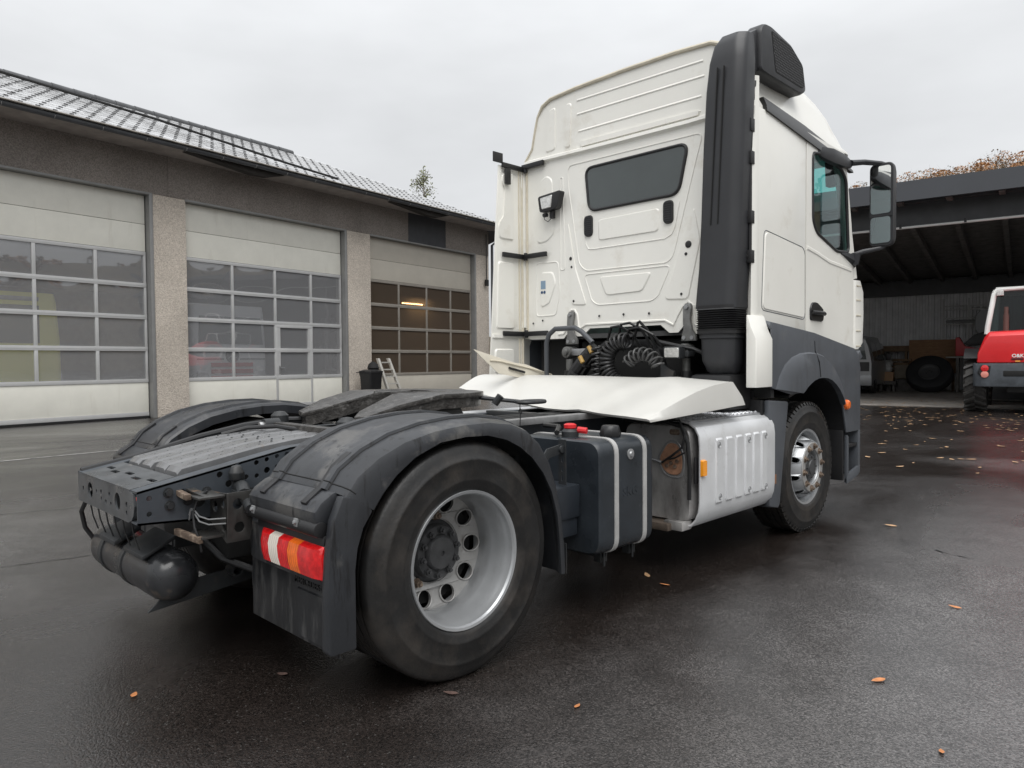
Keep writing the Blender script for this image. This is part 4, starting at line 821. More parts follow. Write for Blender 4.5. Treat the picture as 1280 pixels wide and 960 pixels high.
for s in (1, -1):
    se = MB().box(s * .55 - .25, s * .55 + .25, 3.72, 4.22, 1.95, 2.10).prism([(3.70, 2.05), (3.85, 2.05), (3.72, 2.75), (3.60, 2.75)], 'x', s * .55 - .23, s * .55 + .23).build('seat', CABIN, T, bevel=.05)
    MB().prism([(3.62, 2.76), (3.70, 2.76), (3.68, 2.95), (3.61, 2.95)], 'x', s * .55 - .13, s * .55 + .13).build('headrest', CABIN, se, bevel=.03)
MB().box(-1.08, 1.08, 2.87, 3.5, 2.0, 2.18).build('bunk', CABIN, T, bevel=.03)
MB().lathe([(.215, -.012), (.225, 0), (.215, .012), (.205, 0)], 'y', (-.55, 0, 0), 28, closed=True).xf(Matrix.Translation((0, 4.35, 2.2)) @ Matrix.Rotation(rad(-25), 4, 'X')).build('steering_wheel', BLACK, T)
MB().prism([(4.62, 2.95), (4.70, 2.95), (4.68, 3.16), (4.60, 3.16)], 'x', .95, 1.05).build('inner_trim', BLACK, T)
# ---- air intake snorkel on the rear right corner
def ssec(x0, x1, y0, y1, z, r=.05):
    return [(x, y, z) for x, y in rpoly([(x0, y0), (x1 - .055, y0), (x1, y0 + .05), (x1, y1), (x0 + .02, y1), (x0, y1 - .03)], r, 3)]
sn = []
for z, x0, x1, y0 in ((1.755, .805, 1.11, 2.60), (1.85, .81, 1.11, 2.605), (2.05, .825, 1.12, 2.615), (2.4, .84, 1.13, 2.62), (2.9, .855, 1.145, 2.625), (3.3, .875, 1.155, 2.63), (3.5, .895, 1.16, 2.64), (3.62, .92, 1.155, 2.66), (3.69, .96, 1.145, 2.70), (3.715, 1.01, 1.12, 2.75)):
    sn.append(ssec(x0, x1, y0, 2.838, z, .026 if z < 3.65 else .02))
sno = MB().loft(sn).build('intake_duct', SATIN, T, ang=35)
for xa, xb in ((.985, .935), (1.035, .99)):
    MB().obox(((xa + xb) / 2 - .01, 2.622, 2.90), (.0035, 0, 0), (0, .006, .0), ((xa - xb) / 2, .003, .55)).build('duct_groove', VOID, sno)
for x, z in ((.835, 3.19), (.805, 2.43)):
    MB().prism([(x - .035, z - .05), (x + .05, z - .07), (x + .05, z + .07), (x - .035, z + .04)], 'y', 2.80, 2.838).cyl((x, 2.80, z), (x, 2.79, z), .016, 8).build('duct_bracket', BLACK, sno, bevel=.005)
bl = []
for k in range(27):
    z = 1.775 - k * .0078; e = [.012, 0.0][k % 2] if 3 < k < 23 else .006
    bl.append(ssec(.82 - e, 1.10 + e, 2.60 - e, 2.838, z, .045))
MB().loft(bl).build('bellows', TREAD, sno, ang=15)
lb = [ssec(x0, x1, y0, 2.84, z, .05) for z, x0, x1, y0 in ((1.575, .825, 1.095, 2.605), (1.54, .825, 1.095, 2.605), (1.535, .835, 1.085, 2.615), (1.38, .84, 1.08, 2.615), (1.30, .87, 1.06, 2.64), (1.26, .91, 1.03, 2.69))]
MB().loft(lb).build('duct_elbow', SATIN, sno, ang=35)
# roof intake box with mesh
bx = MB(); oi = rpoly([(2.90, 3.46), (2.90, 3.755), (2.955, 3.81), (3.06, 3.82), (3.40, 3.785), (3.62, 3.69), (3.675, 3.50), (3.60, 3.455), (3.06, 3.455)], .03, 3)
bx.loft([[(1.05, y, z) for y, z in oi], [(1.14, y, z) for y, z in oi], [(1.165, 3.3 + (y - 3.3) * .985, 3.64 + (z - 3.64) * .96) for y, z in oi]])
bxo = bx.build('intake_box', SATIN, T, bevel=.008)
MB().prism([(2.79, 3.50), (2.79, 3.70), (2.92, 3.77), (2.92, 3.46), (2.86, 3.43)], 'x', 1.03, 1.135).build('intake_neck', SATIN, bxo, bevel=.02)
mi = rpoly([(3.06, 3.785), (3.40, 3.765), (3.60, 3.68), (3.645, 3.53), (3.60, 3.505), (3.13, 3.505)], .02, 3)
mo_ = MB().prism(mi, 'x', 1.1645, 1.167).build('intake_screen', VOID, bxo)
ms = MB()
def inside(y, z):
    zt = pieces([(3.06, 3.775), (3.40, 3.755), (3.59, 3.672), (3.64, 3.54)], y); lo = 3.515; yl = 3.06 + (3.775 - z) * .26
    return lo < z < zt and y > yl + .01 and y < 3.63
for i in range(26):
    for j in range(15):
        y = 3.06 + i * .024 + (.012 if j % 2 else 0); z = 3.52 + j * .019
        if inside(y, z): ms.cyl((1.167, y, z), (1.1685, y, z), .0085, 6)
MB.build(ms, 'screen_mesh', mat('dark_mesh', (.03, .03, .032), .5), mo_, smooth=False)
tag(bpy.data.objects['screen_mesh'], kind='stuff')
# gas strut and brackets where the right side flap was taken off
MB().tube([(1.135, 2.80, 3.05), (1.135, 2.80, 2.15)], .013, 8).build('flap_strut', BLACK, T)
for z in (3.05, 2.82, 2.40, 2.12): MB().obox((1.125, 2.80, z), (.03, 0, 0), (0, .028, 0), (0, 0, .045)).cyl((1.12, 2.77, z), (1.12, 2.765, z), .014, 8).build('strut_bracket', BLACK, T, bevel=.006)
MB().prism([(2.80, 3.24), (2.80, 3.36), (2.92, 3.40), (2.92, 3.37), (2.86, 3.33), (2.86, 3.24)], 'x', 1.09, 1.14).build('flap_hinge', BLACK, T, bevel=.005)
# ---- left side flap, seen from inside
fl = MB().plate([(2.39, 1.25), (2.835, 1.25), (2.835, 3.19), (2.52, 3.17), (2.46, 2.3)], [], 'x', -1.165, -1.15).build('side_flap', WHITE, T, bevel=.005)
MB().tube([(-1.148, 2.815, 1.3), (-1.148, 2.815, 3.17)], .016, 6).tube([(-1.15, 2.775, 1.3), (-1.15, 2.775, 3.17)], .008, 6).build('flap_seam', CREAM, fl)
for P_ in ([(2.56, 3.10), (2.70, 3.12), (2.70, 2.50), (2.52, 2.50), (2.50, 2.62), (2.57, 2.70), (2.59, 2.98), (2.55, 3.02)], [(2.50, 2.30), (2.70, 2.30), (2.70, 1.68), (2.47, 1.68)], [(2.45, 1.5), (2.70, 1.5), (2.70, 1.28), (2.44, 1.28)]):
    MB().frust(rpoly(P_, .03, 4), 'x', -1.15, -1.138, .014).build('pressing', WHITE, fl, ang=20)
MB().loft([[(-1.15, 2.42, z), (-1.135, 2.42 + .01, z), (-1.135, 2.83, z), (-1.15, 2.83, z)] for z in (1.60, 1.63)]).build('flap_rib', WHITE, fl)
for z, x1 in ((3.17, -.86), (2.36, -.83), (1.64, -.82)):
    arm = MB(); arm.obox((-1.0 + (x1 + .86) / 2, YB - .03, z + (.02 if z > 3 else 0)), ((x1 + 1.13) / 2, 0, 0), (0, .012, 0), (0, 0, .022)); arm.obox((-1.125, 2.68, z), (.012, 0, 0), (0, .14, 0), (0, 0, .022)); arm.cyl((-1.10, 2.815, z - .035), (-1.10, 2.815, z + .035), .018, 10)
    if z > 3: arm.obox((-1.115, 2.60, z - .10), (.012, 0, 0), (0, .03, 0), (0, 0, .07)); arm.obox((-1.14, 2.50, z + .06), (.006, 0, 0), (0, .06, 0), (0, 0, .045))
    arm.build('flap_arm', BLACK, T, bevel=.004)
# work lamp on the rear wall
wlm = MB().loft([[(x, y, z) for x, z in rpoly([(-.875, 2.865), (-.60, 2.885), (-.645, 2.735), (-.85, 2.72)], .025, 4)] for y in (2.74, 2.80)] + [[(x, 2.825, z) for x, z in rpoly([(-.80, 2.84), (-.66, 2.85), (-.68, 2.76), (-.79, 2.75)], .02, 4)]]).build('work_lamp', BLACK, T, bevel=.004)
MB().frust(rpoly([(-.845, 2.85), (-.70, 2.86), (-.715, 2.75), (-.825, 2.745)], .01, 3), 'y', 2.741, 2.733, .006).build('lamp_lens', CLEAR, wlm)
MB().obox((-.74, 2.79, 2.70), (.018, 0, 0), (0, .02, 0), (0, 0, .04)).cyl((-.80, 2.78, 2.70), (-.80, 2.74, 2.69), .02, 10).build('lamp_bracket', BLACK, wlm, bevel=.004)
MB().tube([(-.80, 2.74, 2.685), (-.79, 2.74, 2.65), (-.76, 2.75, 2.63), (-.735, 2.77, 2.66)], .004, 6).build('lamp_cable', TREAD, wlm)
# ---- cab latches, tilt gear, hoses under the cab
for x in (-.55, .62):
    la = MB(); la.loft([[(x + dx - w, y, z), (x + dx + w, y, z), (x + dx + w, y - .03, z), (x + dx - w, y - .03, z)] for z, w, dx, y in ((1.82, .022, 0, 2.84), (1.79, .035, 0, 2.83), (1.70, .030, 0, 2.82), (1.62, .036, .01, 2.82), (1.57, .06, .02, 2.82), (1.53, .065, .02, 2.82))])
    lo_ = la.build('cab_latch', mat('grey_cast_metal', (.17, .17, .165), .45, metal=.4, var=.3, vscale=14), T, bevel=.006)
    for z, dx in ((1.79, 0), (1.555, -.02), (1.555, .05)): MB().cyl((x + dx, 2.80, z), (x + dx, 2.785, z), .016, 8).build('bolt', GALV, lo_)
    MB().cyl((x, 2.74, 1.46), (x, 2.86, 1.46), .05, 18).cyl((x, 2.72, 1.46), (x, 2.75, 1.46), .028, 12).cyl((x + .01, 2.78, 1.40), (x + .01, 2.78, 1.28), .032, 12).build('cab_mount', mat('grey_cast_metal', (.17, .17, .165)), T, bevel=.006)
    MB().cyl((x + .01, 2.78, 1.30), (x + .01, 2.78, 1.02), .05, 14).build('cab_damper', BLACK, T)
MB().box(-.52, -.20, 2.77, 2.81, 1.43, 1.49).build('mount_arm', GALV, T, bevel=.008); MB().box(.30, .62, 2.77, 2.81, 1.43, 1.49).build('mount_arm', DFRAME, T, bevel=.008)
cbm = MB(); cbm.loft([[(x, 2.72, z), (x, 2.78, z), (x, 2.78, z + .05), (x, 2.72, z + .05)] for x, z in ((-.40, 1.20), (-.22, 1.42), (-.10, 1.50), (.30, 1.50), (.42, 1.42), (.50, 1.18), (.52, 1.0))]).build('hose_bridge', BLACK, T, bevel=.008)
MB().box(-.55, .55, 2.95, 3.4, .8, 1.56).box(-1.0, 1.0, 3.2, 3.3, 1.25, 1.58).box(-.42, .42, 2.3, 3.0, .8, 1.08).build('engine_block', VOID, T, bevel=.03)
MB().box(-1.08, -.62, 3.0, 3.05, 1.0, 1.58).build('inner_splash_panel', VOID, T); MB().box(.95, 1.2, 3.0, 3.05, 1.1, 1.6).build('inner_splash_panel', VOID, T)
MB().tube([(-.56, 2.50, 1.05), (-.56, 2.50, 1.54), (-.53, 2.50, 1.61), (-.46, 2.50, 1.655), (-.24, 2.50, 1.655), (-.17, 2.50, 1.62), (-.06, 2.50, 1.53)], .021, 12).build('grab_rail', mat('grey_tube', (.065, .07, .078), .45), T)
def coil(c, R, r, a0, a1, turns, wire, name, m, n=14, plane='xz'):
    P = []
    for k in range(turns * n + 1):
        t = k / (turns * n); A = lerp(a0, a1, t); B = 2 * PI * turns * t; rad_ = R + r * math.cos(B)
        P.append((c[0] + rad_ * math.cos(A), c[1] + r * math.sin(B), c[2] + rad_ * math.sin(A)))
    return MB().tube(P, wire, 6).build(name, m, T)
coil((.23, 2.52, 1.37), .165, .055, rad(70), rad(262), 15, .011, 'coiled_hose', TREAD)
coil((.42, 2.50, 1.27), .16, .05, rad(150), rad(25), 8, .008, 'coiled_hose', mat('grey_hose', (.06, .06, .06), .35))
MB().tube([(-.04 + .035 * math.sin(k * .9), 2.52 + .035 * math.cos(k * .9), 1.50 - k * .006) for k in range(50)], .010, 6).build('coiled_cable', TREAD, T)
MB().tube([(-.08, 2.56, 1.50), (-.16, 2.54, 1.42), (-.26, 2.52, 1.30), (-.34, 2.5, 1.15)], .05, 10).build('hose_sleeve', TREAD, T)
for t in (.15, .4, .65, .9):
    p = Vector((-.08, 2.56, 1.50)).lerp(Vector((-.33, 2.5, 1.17)), t); q = p + Vector((-.03, -.006, -.04)) * .35; MB().cyl(p, q, .057, 12).build('sleeve_ring', BLACK, T)
YEL = mat('yellow_coupling', (.40, .25, .07), .5)
for p in ((-.10, 2.50, 1.50), (-.16, 2.46, 1.42), (.24, 2.46, 1.22), (.21, 2.46, 1.20)): MB().cyl(p, (p[0] + .03, p[1], p[2] - .05), .018, 10).build('hose_coupling', YEL, T)
for i, (x0, x1, z) in enumerate(((.0, .22, 1.60), (.10, .32, 1.62), (.18, .42, 1.58), (.26, .36, 1.63))):
    MB().tube([(x0, 2.70, 1.46), (x0 - .01, 2.64, 1.56), (x0 + .05, 2.60, z + .05), (lerp(x0, x1, .6), 2.60, z + .06), (x1, 2.64, z), (x1 + .04, 2.72, 1.48)], .011, 8).build('air_hose', TREAD, T)
MB().tube([(.42, 2.70, 1.53), (.55, 2.72, 1.50), (.70, 2.75, 1.47), (.8, 2.8, 1.42)], .016, 8).tube([(-.4, 2.70, 1.15), (-.2, 2.64, 1.25), (.2, 2.6, 1.1), (.7, 2.7, 1.12)], .02, 8).build('air_hose', TREAD, T)
rl = MB().box(.545, .69, 2.59, 2.66, 1.395, 1.485).build('reverse_lamp', DFRAME, T, bevel=.008)
MB().frust(rrect(.555, .68, 1.403, 1.477, .01, 3), 'y', 2.591, 2.582, .006).build('lamp_lens', CLEAR, rl)
MB().box(.5, .72, 2.66, 2.75, 1.41, 1.45).prism([(.50, 1.36), (.62, 1.30), (.58, 1.12), (.50, 1.15)], 'y', 2.62, 2.66).build('lamp_carrier', DFRAME, T, bevel=.006)
MB().box(.75, 1.08, 2.62, 2.95, 1.02, 1.28).build('air_filter', BLACK, T, bevel=.04)
for s in (1, -1):
    MB().box(s * .95 - .12, s * .95 + .12, 2.98, 3.06, .95, 1.15).build('splash_plate', BLACK, T, bevel=.02)
# left side tanks, mostly hidden
sec = rrect(-1.2, -.6, .335, .955, .085, 5)
MB().loft([[(x, y, z) for x, z in sec] for y in (.95, 2.9)]).build('left_fuel_tank', COVER, T, bevel=.01)

# ------------------------------------------------------------------ loose white fairing parts lying on the chassis
fa = MB(); n1, n2 = 28, 14
def fair(u, v):      # u across (-1..1), v from the near edge (0) to the far edge (1)
    x = lerp(-1.16, 1.235, (u + 1) / 2)
    ynear = pieces([(-1.2, 2.03), (-.6, 1.98), (0, 1.88), (.6, 1.66), (.95, 1.45), (1.235, 1.36)], x) 
    yfar = pieces([(-1.2, 2.36), (0, 2.46), (1.0, 2.46), (1.24, 2.44)], x)
    y = lerp(ynear, yfar, v)
    z0 = pieces([(-1.2, 1.165), (-.6, 1.08), (0, 1.035), (.6, 1.045), (1.0, 1.055), (1.24, 1.05)], x); z1 = pieces([(-1.2, 1.27), (0, 1.265), (1.0, 1.25), (1.24, 1.235)], x)
    if v > .93: y += .05 * (v - .93) / .07
    z = lerp(z0, z1, math.sin(min(1, v / .93) * PI / 2) ** 1.1) - (.10 * (v - .93) / .07 if v > .93 else 0)
    z += .012 * math.exp(-((x - .45 - .35 * v) / .12) ** 2)
    return (x, y, z)
def fair2(i, j):
    if i < n1: return fair(-1 + 2 * i / (n1 - 1), j / n2)
    x, y, z = fair(1, j / n2); zb = lerp(1.045, 1.09, j / n2); return (x + .018, y, min(z - .004, zb))
Vt = [fair2(i, j) for j in range(n2 + 1) for i in range(n1 + 1)]; Fq = [(j * (n1 + 1) + i, j * (n1 + 1) + i + 1, (j + 1) * (n1 + 1) + i + 1, (j + 1) * (n1 + 1) + i) for j in range(n2) for i in range(n1)]
# folded near lip, end wall and underside give the shell thickness
Vb = [(x, y + .012, z - .014) for x, y, z in Vt]; o_ = len(Vt)
fa.add(Vt + Vb, Fq + [tuple(i + o_ for i in reversed(f)) for f in Fq])
edge = [i for i in range(n1 + 1)] + [j * (n1 + 1) + n1 for j in range(1, n2 + 1)] + [n2 * (n1 + 1) + i for i in range(n1 - 1, -1, -1)] + [j * (n1 + 1) for j in range(n2 - 1, 0, -1)]
fa.f += [(edge[k], edge[(k + 1) % len(edge)], edge[(k + 1) % len(edge)] + o_, edge[k] + o_) for k in range(len(edge))]
FAIR = mat('white_fairing', (.58, .572, .54), .38, var=.03, vscale=3, coat=.2, dirt=((.6, .57, .5), .62, .85, 4))
tag(fa.build('wind_deflector', FAIR, ang=50), 'large white fairing panel lying loose across the chassis behind the cab', 'panel')
# smaller tilted piece showing its ribbed inside
t2 = empty('deflector_corner', (-.70, 2.28, 1.255)); tag(t2, 'small white fairing piece with a pointed corner tilted up behind the large loose panel', 'panel')
P_ = [(-.25, -.60, .24), (.10, -.12, -.02), (.50, .40, -.04), (.42, .46, .02), (.10, .28, .05)]
P_ = [Vector(p) for p in [(-.06, -.44, .23), (.0, -.22, .03), (.06, .10, -.03), (.08, .42, -.01), (.02, .10, .10), (.0, -.02, .115)]]
nn = Vector((.5, -.75, .4)).normalized() * .01
sh = MB(); sh.loft([[p for p in P_], [p + Vector((-.014, .004, .002)) for p in P_]]); sh.build('shell', mat('cream_fairing_inside', (.60, .56, .47), .55, var=.08, vscale=6), t2, bevel=.003)
MB().tube([P_[0].lerp(P_[1], .45) + Vector((.012, .05, 0)), P_[0].lerp(P_[5], .6) + Vector((.014, 0, -.03)), P_[4] + Vector((.014, .02, -.03)), P_[3] + Vector((.01, -.08, .02))], .006, 6).build('stiffening_rib', CREAM, t2)
MB().tube([P_[5] + Vector((.014, -.09, -.04)), P_[2].lerp(P_[5], .45) + Vector((.014, 0, .0))], .010, 6).build('rubber_seal', TREAD, t2)

# ------------------------------------------------------------------ garage (own frame: x = towards the yard, y = along the front)
G = empty('workshop_garage', yard(-15.07, 0), BY); tag(G, 'long pebble-dash truck workshop with sectional glazed doors and grey tiled roof', 'garage')
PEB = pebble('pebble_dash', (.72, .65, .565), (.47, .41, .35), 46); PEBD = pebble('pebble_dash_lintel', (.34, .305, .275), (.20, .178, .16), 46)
DPAN = mat('door_panel_cream', (.76, .745, .67), .5, var=.05, vscale=2, streak=((.60, .57, .49), .58, .9, 2, (2, 2, .3))); ALU = mat('door_aluminium', (.56, .56, .555), .42, metal=.25, var=.05)
ALUB = mat('door_aluminium_dull', (.30, .275, .24), .5, metal=.2, var=.08); GCH = mat('grey_door_track', (.26, .26, .255), .5, metal=.2, var=.1)
DPANB = mat('door_panel_beige', (.50, .465, .40), .55, var=.05, vscale=2)
PANE = glass('acrylic_pane', (.74, .75, .78), .95, .02, 2.3, (.34, (.58, .585, .60))); PANEB = glass('brown_pane', (.50, .37, .28), .8, .06, 1.45, (.42, (.34, .265, .20)), .5)
GCEIL = 7.25
for a0, a1 in ((.45, 1.42), (7.09, 7.97), (13.56, 14.58), (20.36, 21.2)):
    MB().box(-.35, 0, a0, a1, 0, 5.745).build('pillar', PEB, G, bevel=.01)
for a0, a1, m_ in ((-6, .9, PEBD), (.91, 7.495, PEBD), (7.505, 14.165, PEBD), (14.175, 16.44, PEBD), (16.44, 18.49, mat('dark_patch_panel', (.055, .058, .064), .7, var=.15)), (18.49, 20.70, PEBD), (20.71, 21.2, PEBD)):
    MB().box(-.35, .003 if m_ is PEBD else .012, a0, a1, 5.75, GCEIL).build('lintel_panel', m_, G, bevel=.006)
MB().box(-.35, 0, -6, .44, 0, 5.745).build('end_wall_panel', PEB, G)
def pane_mesh(w, h, m_, seed):
    rr = random.Random(seed); nx, ny = 12, 8; V = []; A = rr.uniform(.003, .008); B = rr.uniform(-.0015, .0015); k1 = rr.uniform(-.5, .5)
    for j in range(ny + 1):
        for i in range(nx + 1):
            u, v = i / nx, j / ny; b = (1 - (2 * u - 1) ** 2) * (1 - (2 * v - 1) ** 2); V.append((A * b + B * math.sin(PI * (2 * u + k1)) * math.sin(PI * v), u * w, v * h))
    F = [(j * (nx + 1) + i, j * (nx + 1) + i + 1, (j + 1) * (nx + 1) + i + 1, (j + 1) * (nx + 1) + i) for j in range(ny) for i in range(nx)]
    return MB().add(V, F).mesh('pane', m_, ang=180)
def door(a0, a1, pm, fm, gm, seed, wicket=False):
    Z0, Z1, Z2, ZT = .96, 4.22, .055, 5.70; X = -.20
    d = MB().box(X - .05, X - .03, a0, a1, Z2, Z2 + .02).build('sectional_door', fm, G)
    cols = [a0, lerp(a0, a1, .268), lerp(a0, a1, .53), lerp(a0, a1, .775), a1]
    MB().box(X - .03, X, a0, a1, Z2 + .10, Z0 - .045).build('door_panel', pm, d, bevel=.006) if not wicket else None
    if wicket:
        for p, q in ((a0, cols[2] - .01), (cols[2] + .04, cols[3] - .04), (cols[3] + .01, a1)): MB().box(X - .03, X, p, q, Z2 + .10, Z0 - .045).build('door_panel', pm, d, bevel=.006)
    for z0, z1 in ((Z1 + .055, 4.965), (4.975, ZT)): MB().box(X - .03, X, a0, a1, z0, z1).build('door_panel', pm, d, bevel=.005)
    rows = [Z0 + (Z1 - Z0) * k / 4 for k in range(5)]
    f = MB()
    for k, z in enumerate(rows):
        hh = .055 if 0 < k < 4 else .045; f.box(X - .035, X + .018, a0, a1, z - hh, z + hh)
        if 0 < k < 4: f.box(X + .018, X + .022, a0, a1, z - .006, z + .006)
    for k, a in enumerate(cols):
        ww = .038; lo, hi = (a - ww, a + ww) if 0 < k < 4 else ((a, a + .055) if k == 0 else (a - .055, a))
        for z0, z1 in zip(rows, rows[1:]): f.box(X - .034, X + .015, lo, hi, z0 + .045, z1 - .045)
    f.box(X - .035, X + .012, a0, a1, Z2 + .0, Z2 + .10)
    f.build('door_frame', fm, d, bevel=.004)
    if wicket:
        w = MB(); p, q = cols[2], cols[3]
        w.box(X - .03, X + .026, p - .01, p + .055, Z2 + .02, rows[2] - .06).box(X - .03, X + .026, q - .055, q + .01, Z2 + .02, rows[2] - .06).box(X - .03, X + .0265, p - .01, q + .01, rows[2] - .13, rows[2] - .052)
        for zz in (rows[0], rows[1]): w.box(X - .03, X + .0255, p + .055, q - .055, zz - .06, zz + .06)
        w.build('wicket_frame', fm, d, bevel=.004)
        for a in (p + .058, p + .16, q - .16, q - .058): pass
        for z0, z1 in zip(rows[:2], rows[1:3]):
            [MB().box(X - .02, X + .022, u0, u1, z0 + .06, z1 - .05).build('wicket_stile', fm, d) for u0, u1 in ((p + .055, p + .15), (q - .15, q - .055))]
        MB().box(X + .02, X + .05, p + .09, p + .115, 1.05, 1.30).tube([(X + .03, p + .10, 1.24), (X + .085, p + .10, 1.24), (X + .085, p + .25, 1.24)], .013, 8).build('door_handle', mat('grey_metal', (.3, .3, .3), .35, metal=.8), d)
    for i in range(4):
        for j in range(4):
            w_, h_ = cols[i + 1] - cols[i] - .06, rows[j + 1] - rows[j] - .08
            me = pane_mesh(w_, h_, gm, seed + i * 7 + j * 31); o = bpy.data.objects.new('pane', me); C.objects.link(o); o.parent = d; o.location = (X - .02, cols[i] + .03, rows[j] + .04)
    # tracks round the opening
    MB().box(-.24, .012, a1 + .02, a1 + .11, 0, ZT + .06).build('door_track', GCH, d, bevel=.005); MB().box(-.24, .0105, a0 - .02, a1 + .02, ZT + .005, ZT + .06).build('door_track', GCH, d, bevel=.005)
    MB().box(-.22, -.215, a1, a1 + .02, .05, ZT).build('door_gap', VOID, d); MB().box(-.26, -.15, a0, a1, .004, Z2 - .002).build('bottom_seal', TREAD, d)
door(1.50, 6.97, DPAN, ALU, PANE, 11); door(7.98, 13.43, DPAN, ALU, PANE, 57, True); door(14.60, 20.24, DPANB, ALUB, PANEB, 91)
# eaves, gutter, downpipe
ZG = 6.75
MB().box(-.1, .98, -6, 21.6, ZG + .04, ZG + .08).build('soffit', mat('soffit_board', (.36, .32, .29), .8, var=.2), G)
gt = MB(); sec = [(.075 * math.cos(a), -.01 + .075 * math.sin(a)) for a in [rad(q) for q in range(180, 361, 18)]] + [(.082, .0), (.068, 0)] + [(.066 * math.cos(a), -.008 + .066 * math.sin(a)) for a in [rad(q) for q in range(360, 179, -18)]]
gt.loft([[(1.05 + x, y, ZG + .06 + z) for x, z in sec] for y in (-6, 21.7)]); go = gt.build('gutter', mat('dark_zinc', (.10, .105, .112), .42, metal=.4, var=.15, vscale=2), G, ang=50)
for k in range(28): MB().tube([(1.05 + .081 * math.cos(a), -5.6 + k, ZG + .05 + .081 * math.sin(a)) for a in [rad(q) for q in range(185, 356, 15)]], .008, 6).build('gutter_bracket', GCH, go)
MB().tube([(1.05, 21.3, ZG), (.85, 21.3, ZG - .15), (.12, 21.28, ZG - .55), (.10, 21.28, .0)], .055, 10).build('downpipe', mat('dark_zinc', (.1, .105, .112)), G)
MB().box(.06, .16, 20.85, 21.0, 4.5, 4.75).tube([(.1, 20.92, 4.75), (.1, 20.92, 6.6)], .02, 8).build('conduit_box', BLACK, G)
for y in (7.5, 14.7): MB().prism([(y, 6.77), (y + 3.0, 6.77), (y + 2.4, 6.60), (y + 1.9, 6.58)], 'x', .70, .93).build('eaves_bracket', mat('dark_timber', (.03, .026, .023), .8), G, bevel=.005)
# tiled roof: 27 degree pitch, hipped at the far end
PIT = .5; EX, EZ = 1.07, ZG + .11; RX = -2.45; RZ = EZ + (EX - RX) * PIT; HIPY = 13.2
TILE = mat('wet_slate_tile', (.60, .605, .61), .10, var=.10, vscale=3, rvar=.05, coat=1.0)
TILEP = mat('pale_wet_tile', (.68, .685, .69), .10, var=.1, vscale=3, rvar=.04, coat=1.0)
LATH = mat('roof_lath_dark', (.09, .09, .093), .8)
MB().add([(EX, -6, EZ - .03), (EX, 21.9, EZ - .03), (RX, HIPY, RZ - .03), (RX, -6, RZ - .03), (-9, -6, 4), (-9, 21.9, 4), (RX, 21.9, EZ - .1)], [(0, 1, 2, 3), (3, 2, 5, 4), (1, 5, 2)]).build('roof_deck', LATH, G, smooth=False)
def hipy(x): return lerp(21.9, HIPY, (EX - x) / (EX - RX))
sl = math.hypot(1, PIT); ux, uz = -1 / sl, PIT / sl; ROWS = 13; EXP = math.hypot(EX - RX, RZ - EZ) / ROWS
tw = .34
tv = [(0, 0, .012), (0, tw - .008, .012), (ux * (EXP + .03), tw - .008, uz * (EXP + .03) - .004), (ux * (EXP + .03), 0, uz * (EXP + .03) - .004), (0, 0, -.006), (0, tw - .008, -.006), (ux * (EXP + .03), tw - .008, uz * (EXP + .03) - .016), (ux * (EXP + .03), 0, uz * (EXP + .03) - .016)]
tf = [(0, 1, 2, 3), (7, 6, 5, 4), (0, 4, 5, 1), (1, 5, 6, 2), (2, 6, 7, 3), (3, 7, 4, 0)]
nv = [(x_ + .004, y_, z_) for x_ in (-.003, .006) for y_ in (.12, .21) for z_ in (.0, .0135)]; nv = [nv[i] for i in (0, 2, 6, 4, 1, 3, 7, 5)]  # small dark block at the front edge of each tile
cand = []; camg = Vector((3.19 + 15.07, -1.46))
for j in range(ROWS):
    x = EX + ux * EXP * j; z = EZ + uz * EXP * j; y = -6 + (tw / 2 if j % 2 else 0)
    while y < hipy(x) - .12:
        cand.append((x, y, z, j)); y += tw
vis = [c_ for c_ in cand if c_[1] > 3.0]
vis.sort(key=lambda c_: (c_[1] - camg.y) ** 2 + (c_[0] - camg.x) ** 2)
near = set(vis[:300]); tmes = [MB().add(tv, tf).add(nv, tf).mesh('roof_tile', m_, smooth=False, weld=False) for m_ in (TILE, TILE, TILEP)]
for me in tmes:
    me.materials.append(LATH)
    for q in list(me.polygons)[6:]: q.material_index = 1
rest, dashes = MB(), MB()
for c_ in cand:
    jx = random.uniform(-.006, .006)
    if c_ in near:
        o = bpy.data.objects.new('roof_tile', random.choice(tmes)); C.objects.link(o); o.parent = G; o.location = (c_[0], c_[1] + jx, c_[2] + random.uniform(0, .006)); o.rotation_euler = (random.uniform(-.01, .01), random.uniform(-.012, .012), 0)
    else:
        k = random.uniform(0, .006); rest.add([(c_[0] + a, c_[1] + b + jx, c_[2] + d + k) for a, b, d in tv], tf); dashes.add([(c_[0] + a, c_[1] + b + jx, c_[2] + d + k) for a, b, d in nv], tf)
tag(rest.build('roof_tiles', TILE, G, smooth=False, weld=False), kind='stuff'); tag(dashes.build('roof_tile_dashes', LATH, G, smooth=False, weld=False), kind='stuff')
MB().loft([[(EX + .03, y, EZ - .02), (EX + .05, y, EZ + .0), (EX + .02, y, EZ + .03), (EX - .05, y, EZ + .03)] for y in (-6, 21.8)]).build('drip_edge', mat('weathered_edge', (.16, .145, .125), .8, var=.4, vscale=4), G)
for k in range(36):
    y = -6 + k * .535
    if y > HIPY - .3: break
    MB().lathe([(.13, 0), (.12, .57)], 'y', (RX, y, RZ - .03), 14).build('ridge_tile', mat('dark_ridge_tile', (.07, .072, .076), .4, var=.3), G)
MB().tube([(RX + .25, 4.2, RZ - .06), (RX + 1.2, 8.0, RZ - .52), (EX - .75, 11.0, EZ + .46), (EX - .35, 12.6, EZ + .25)], .035, 6).build('snow_guard_cable', VOID, G)
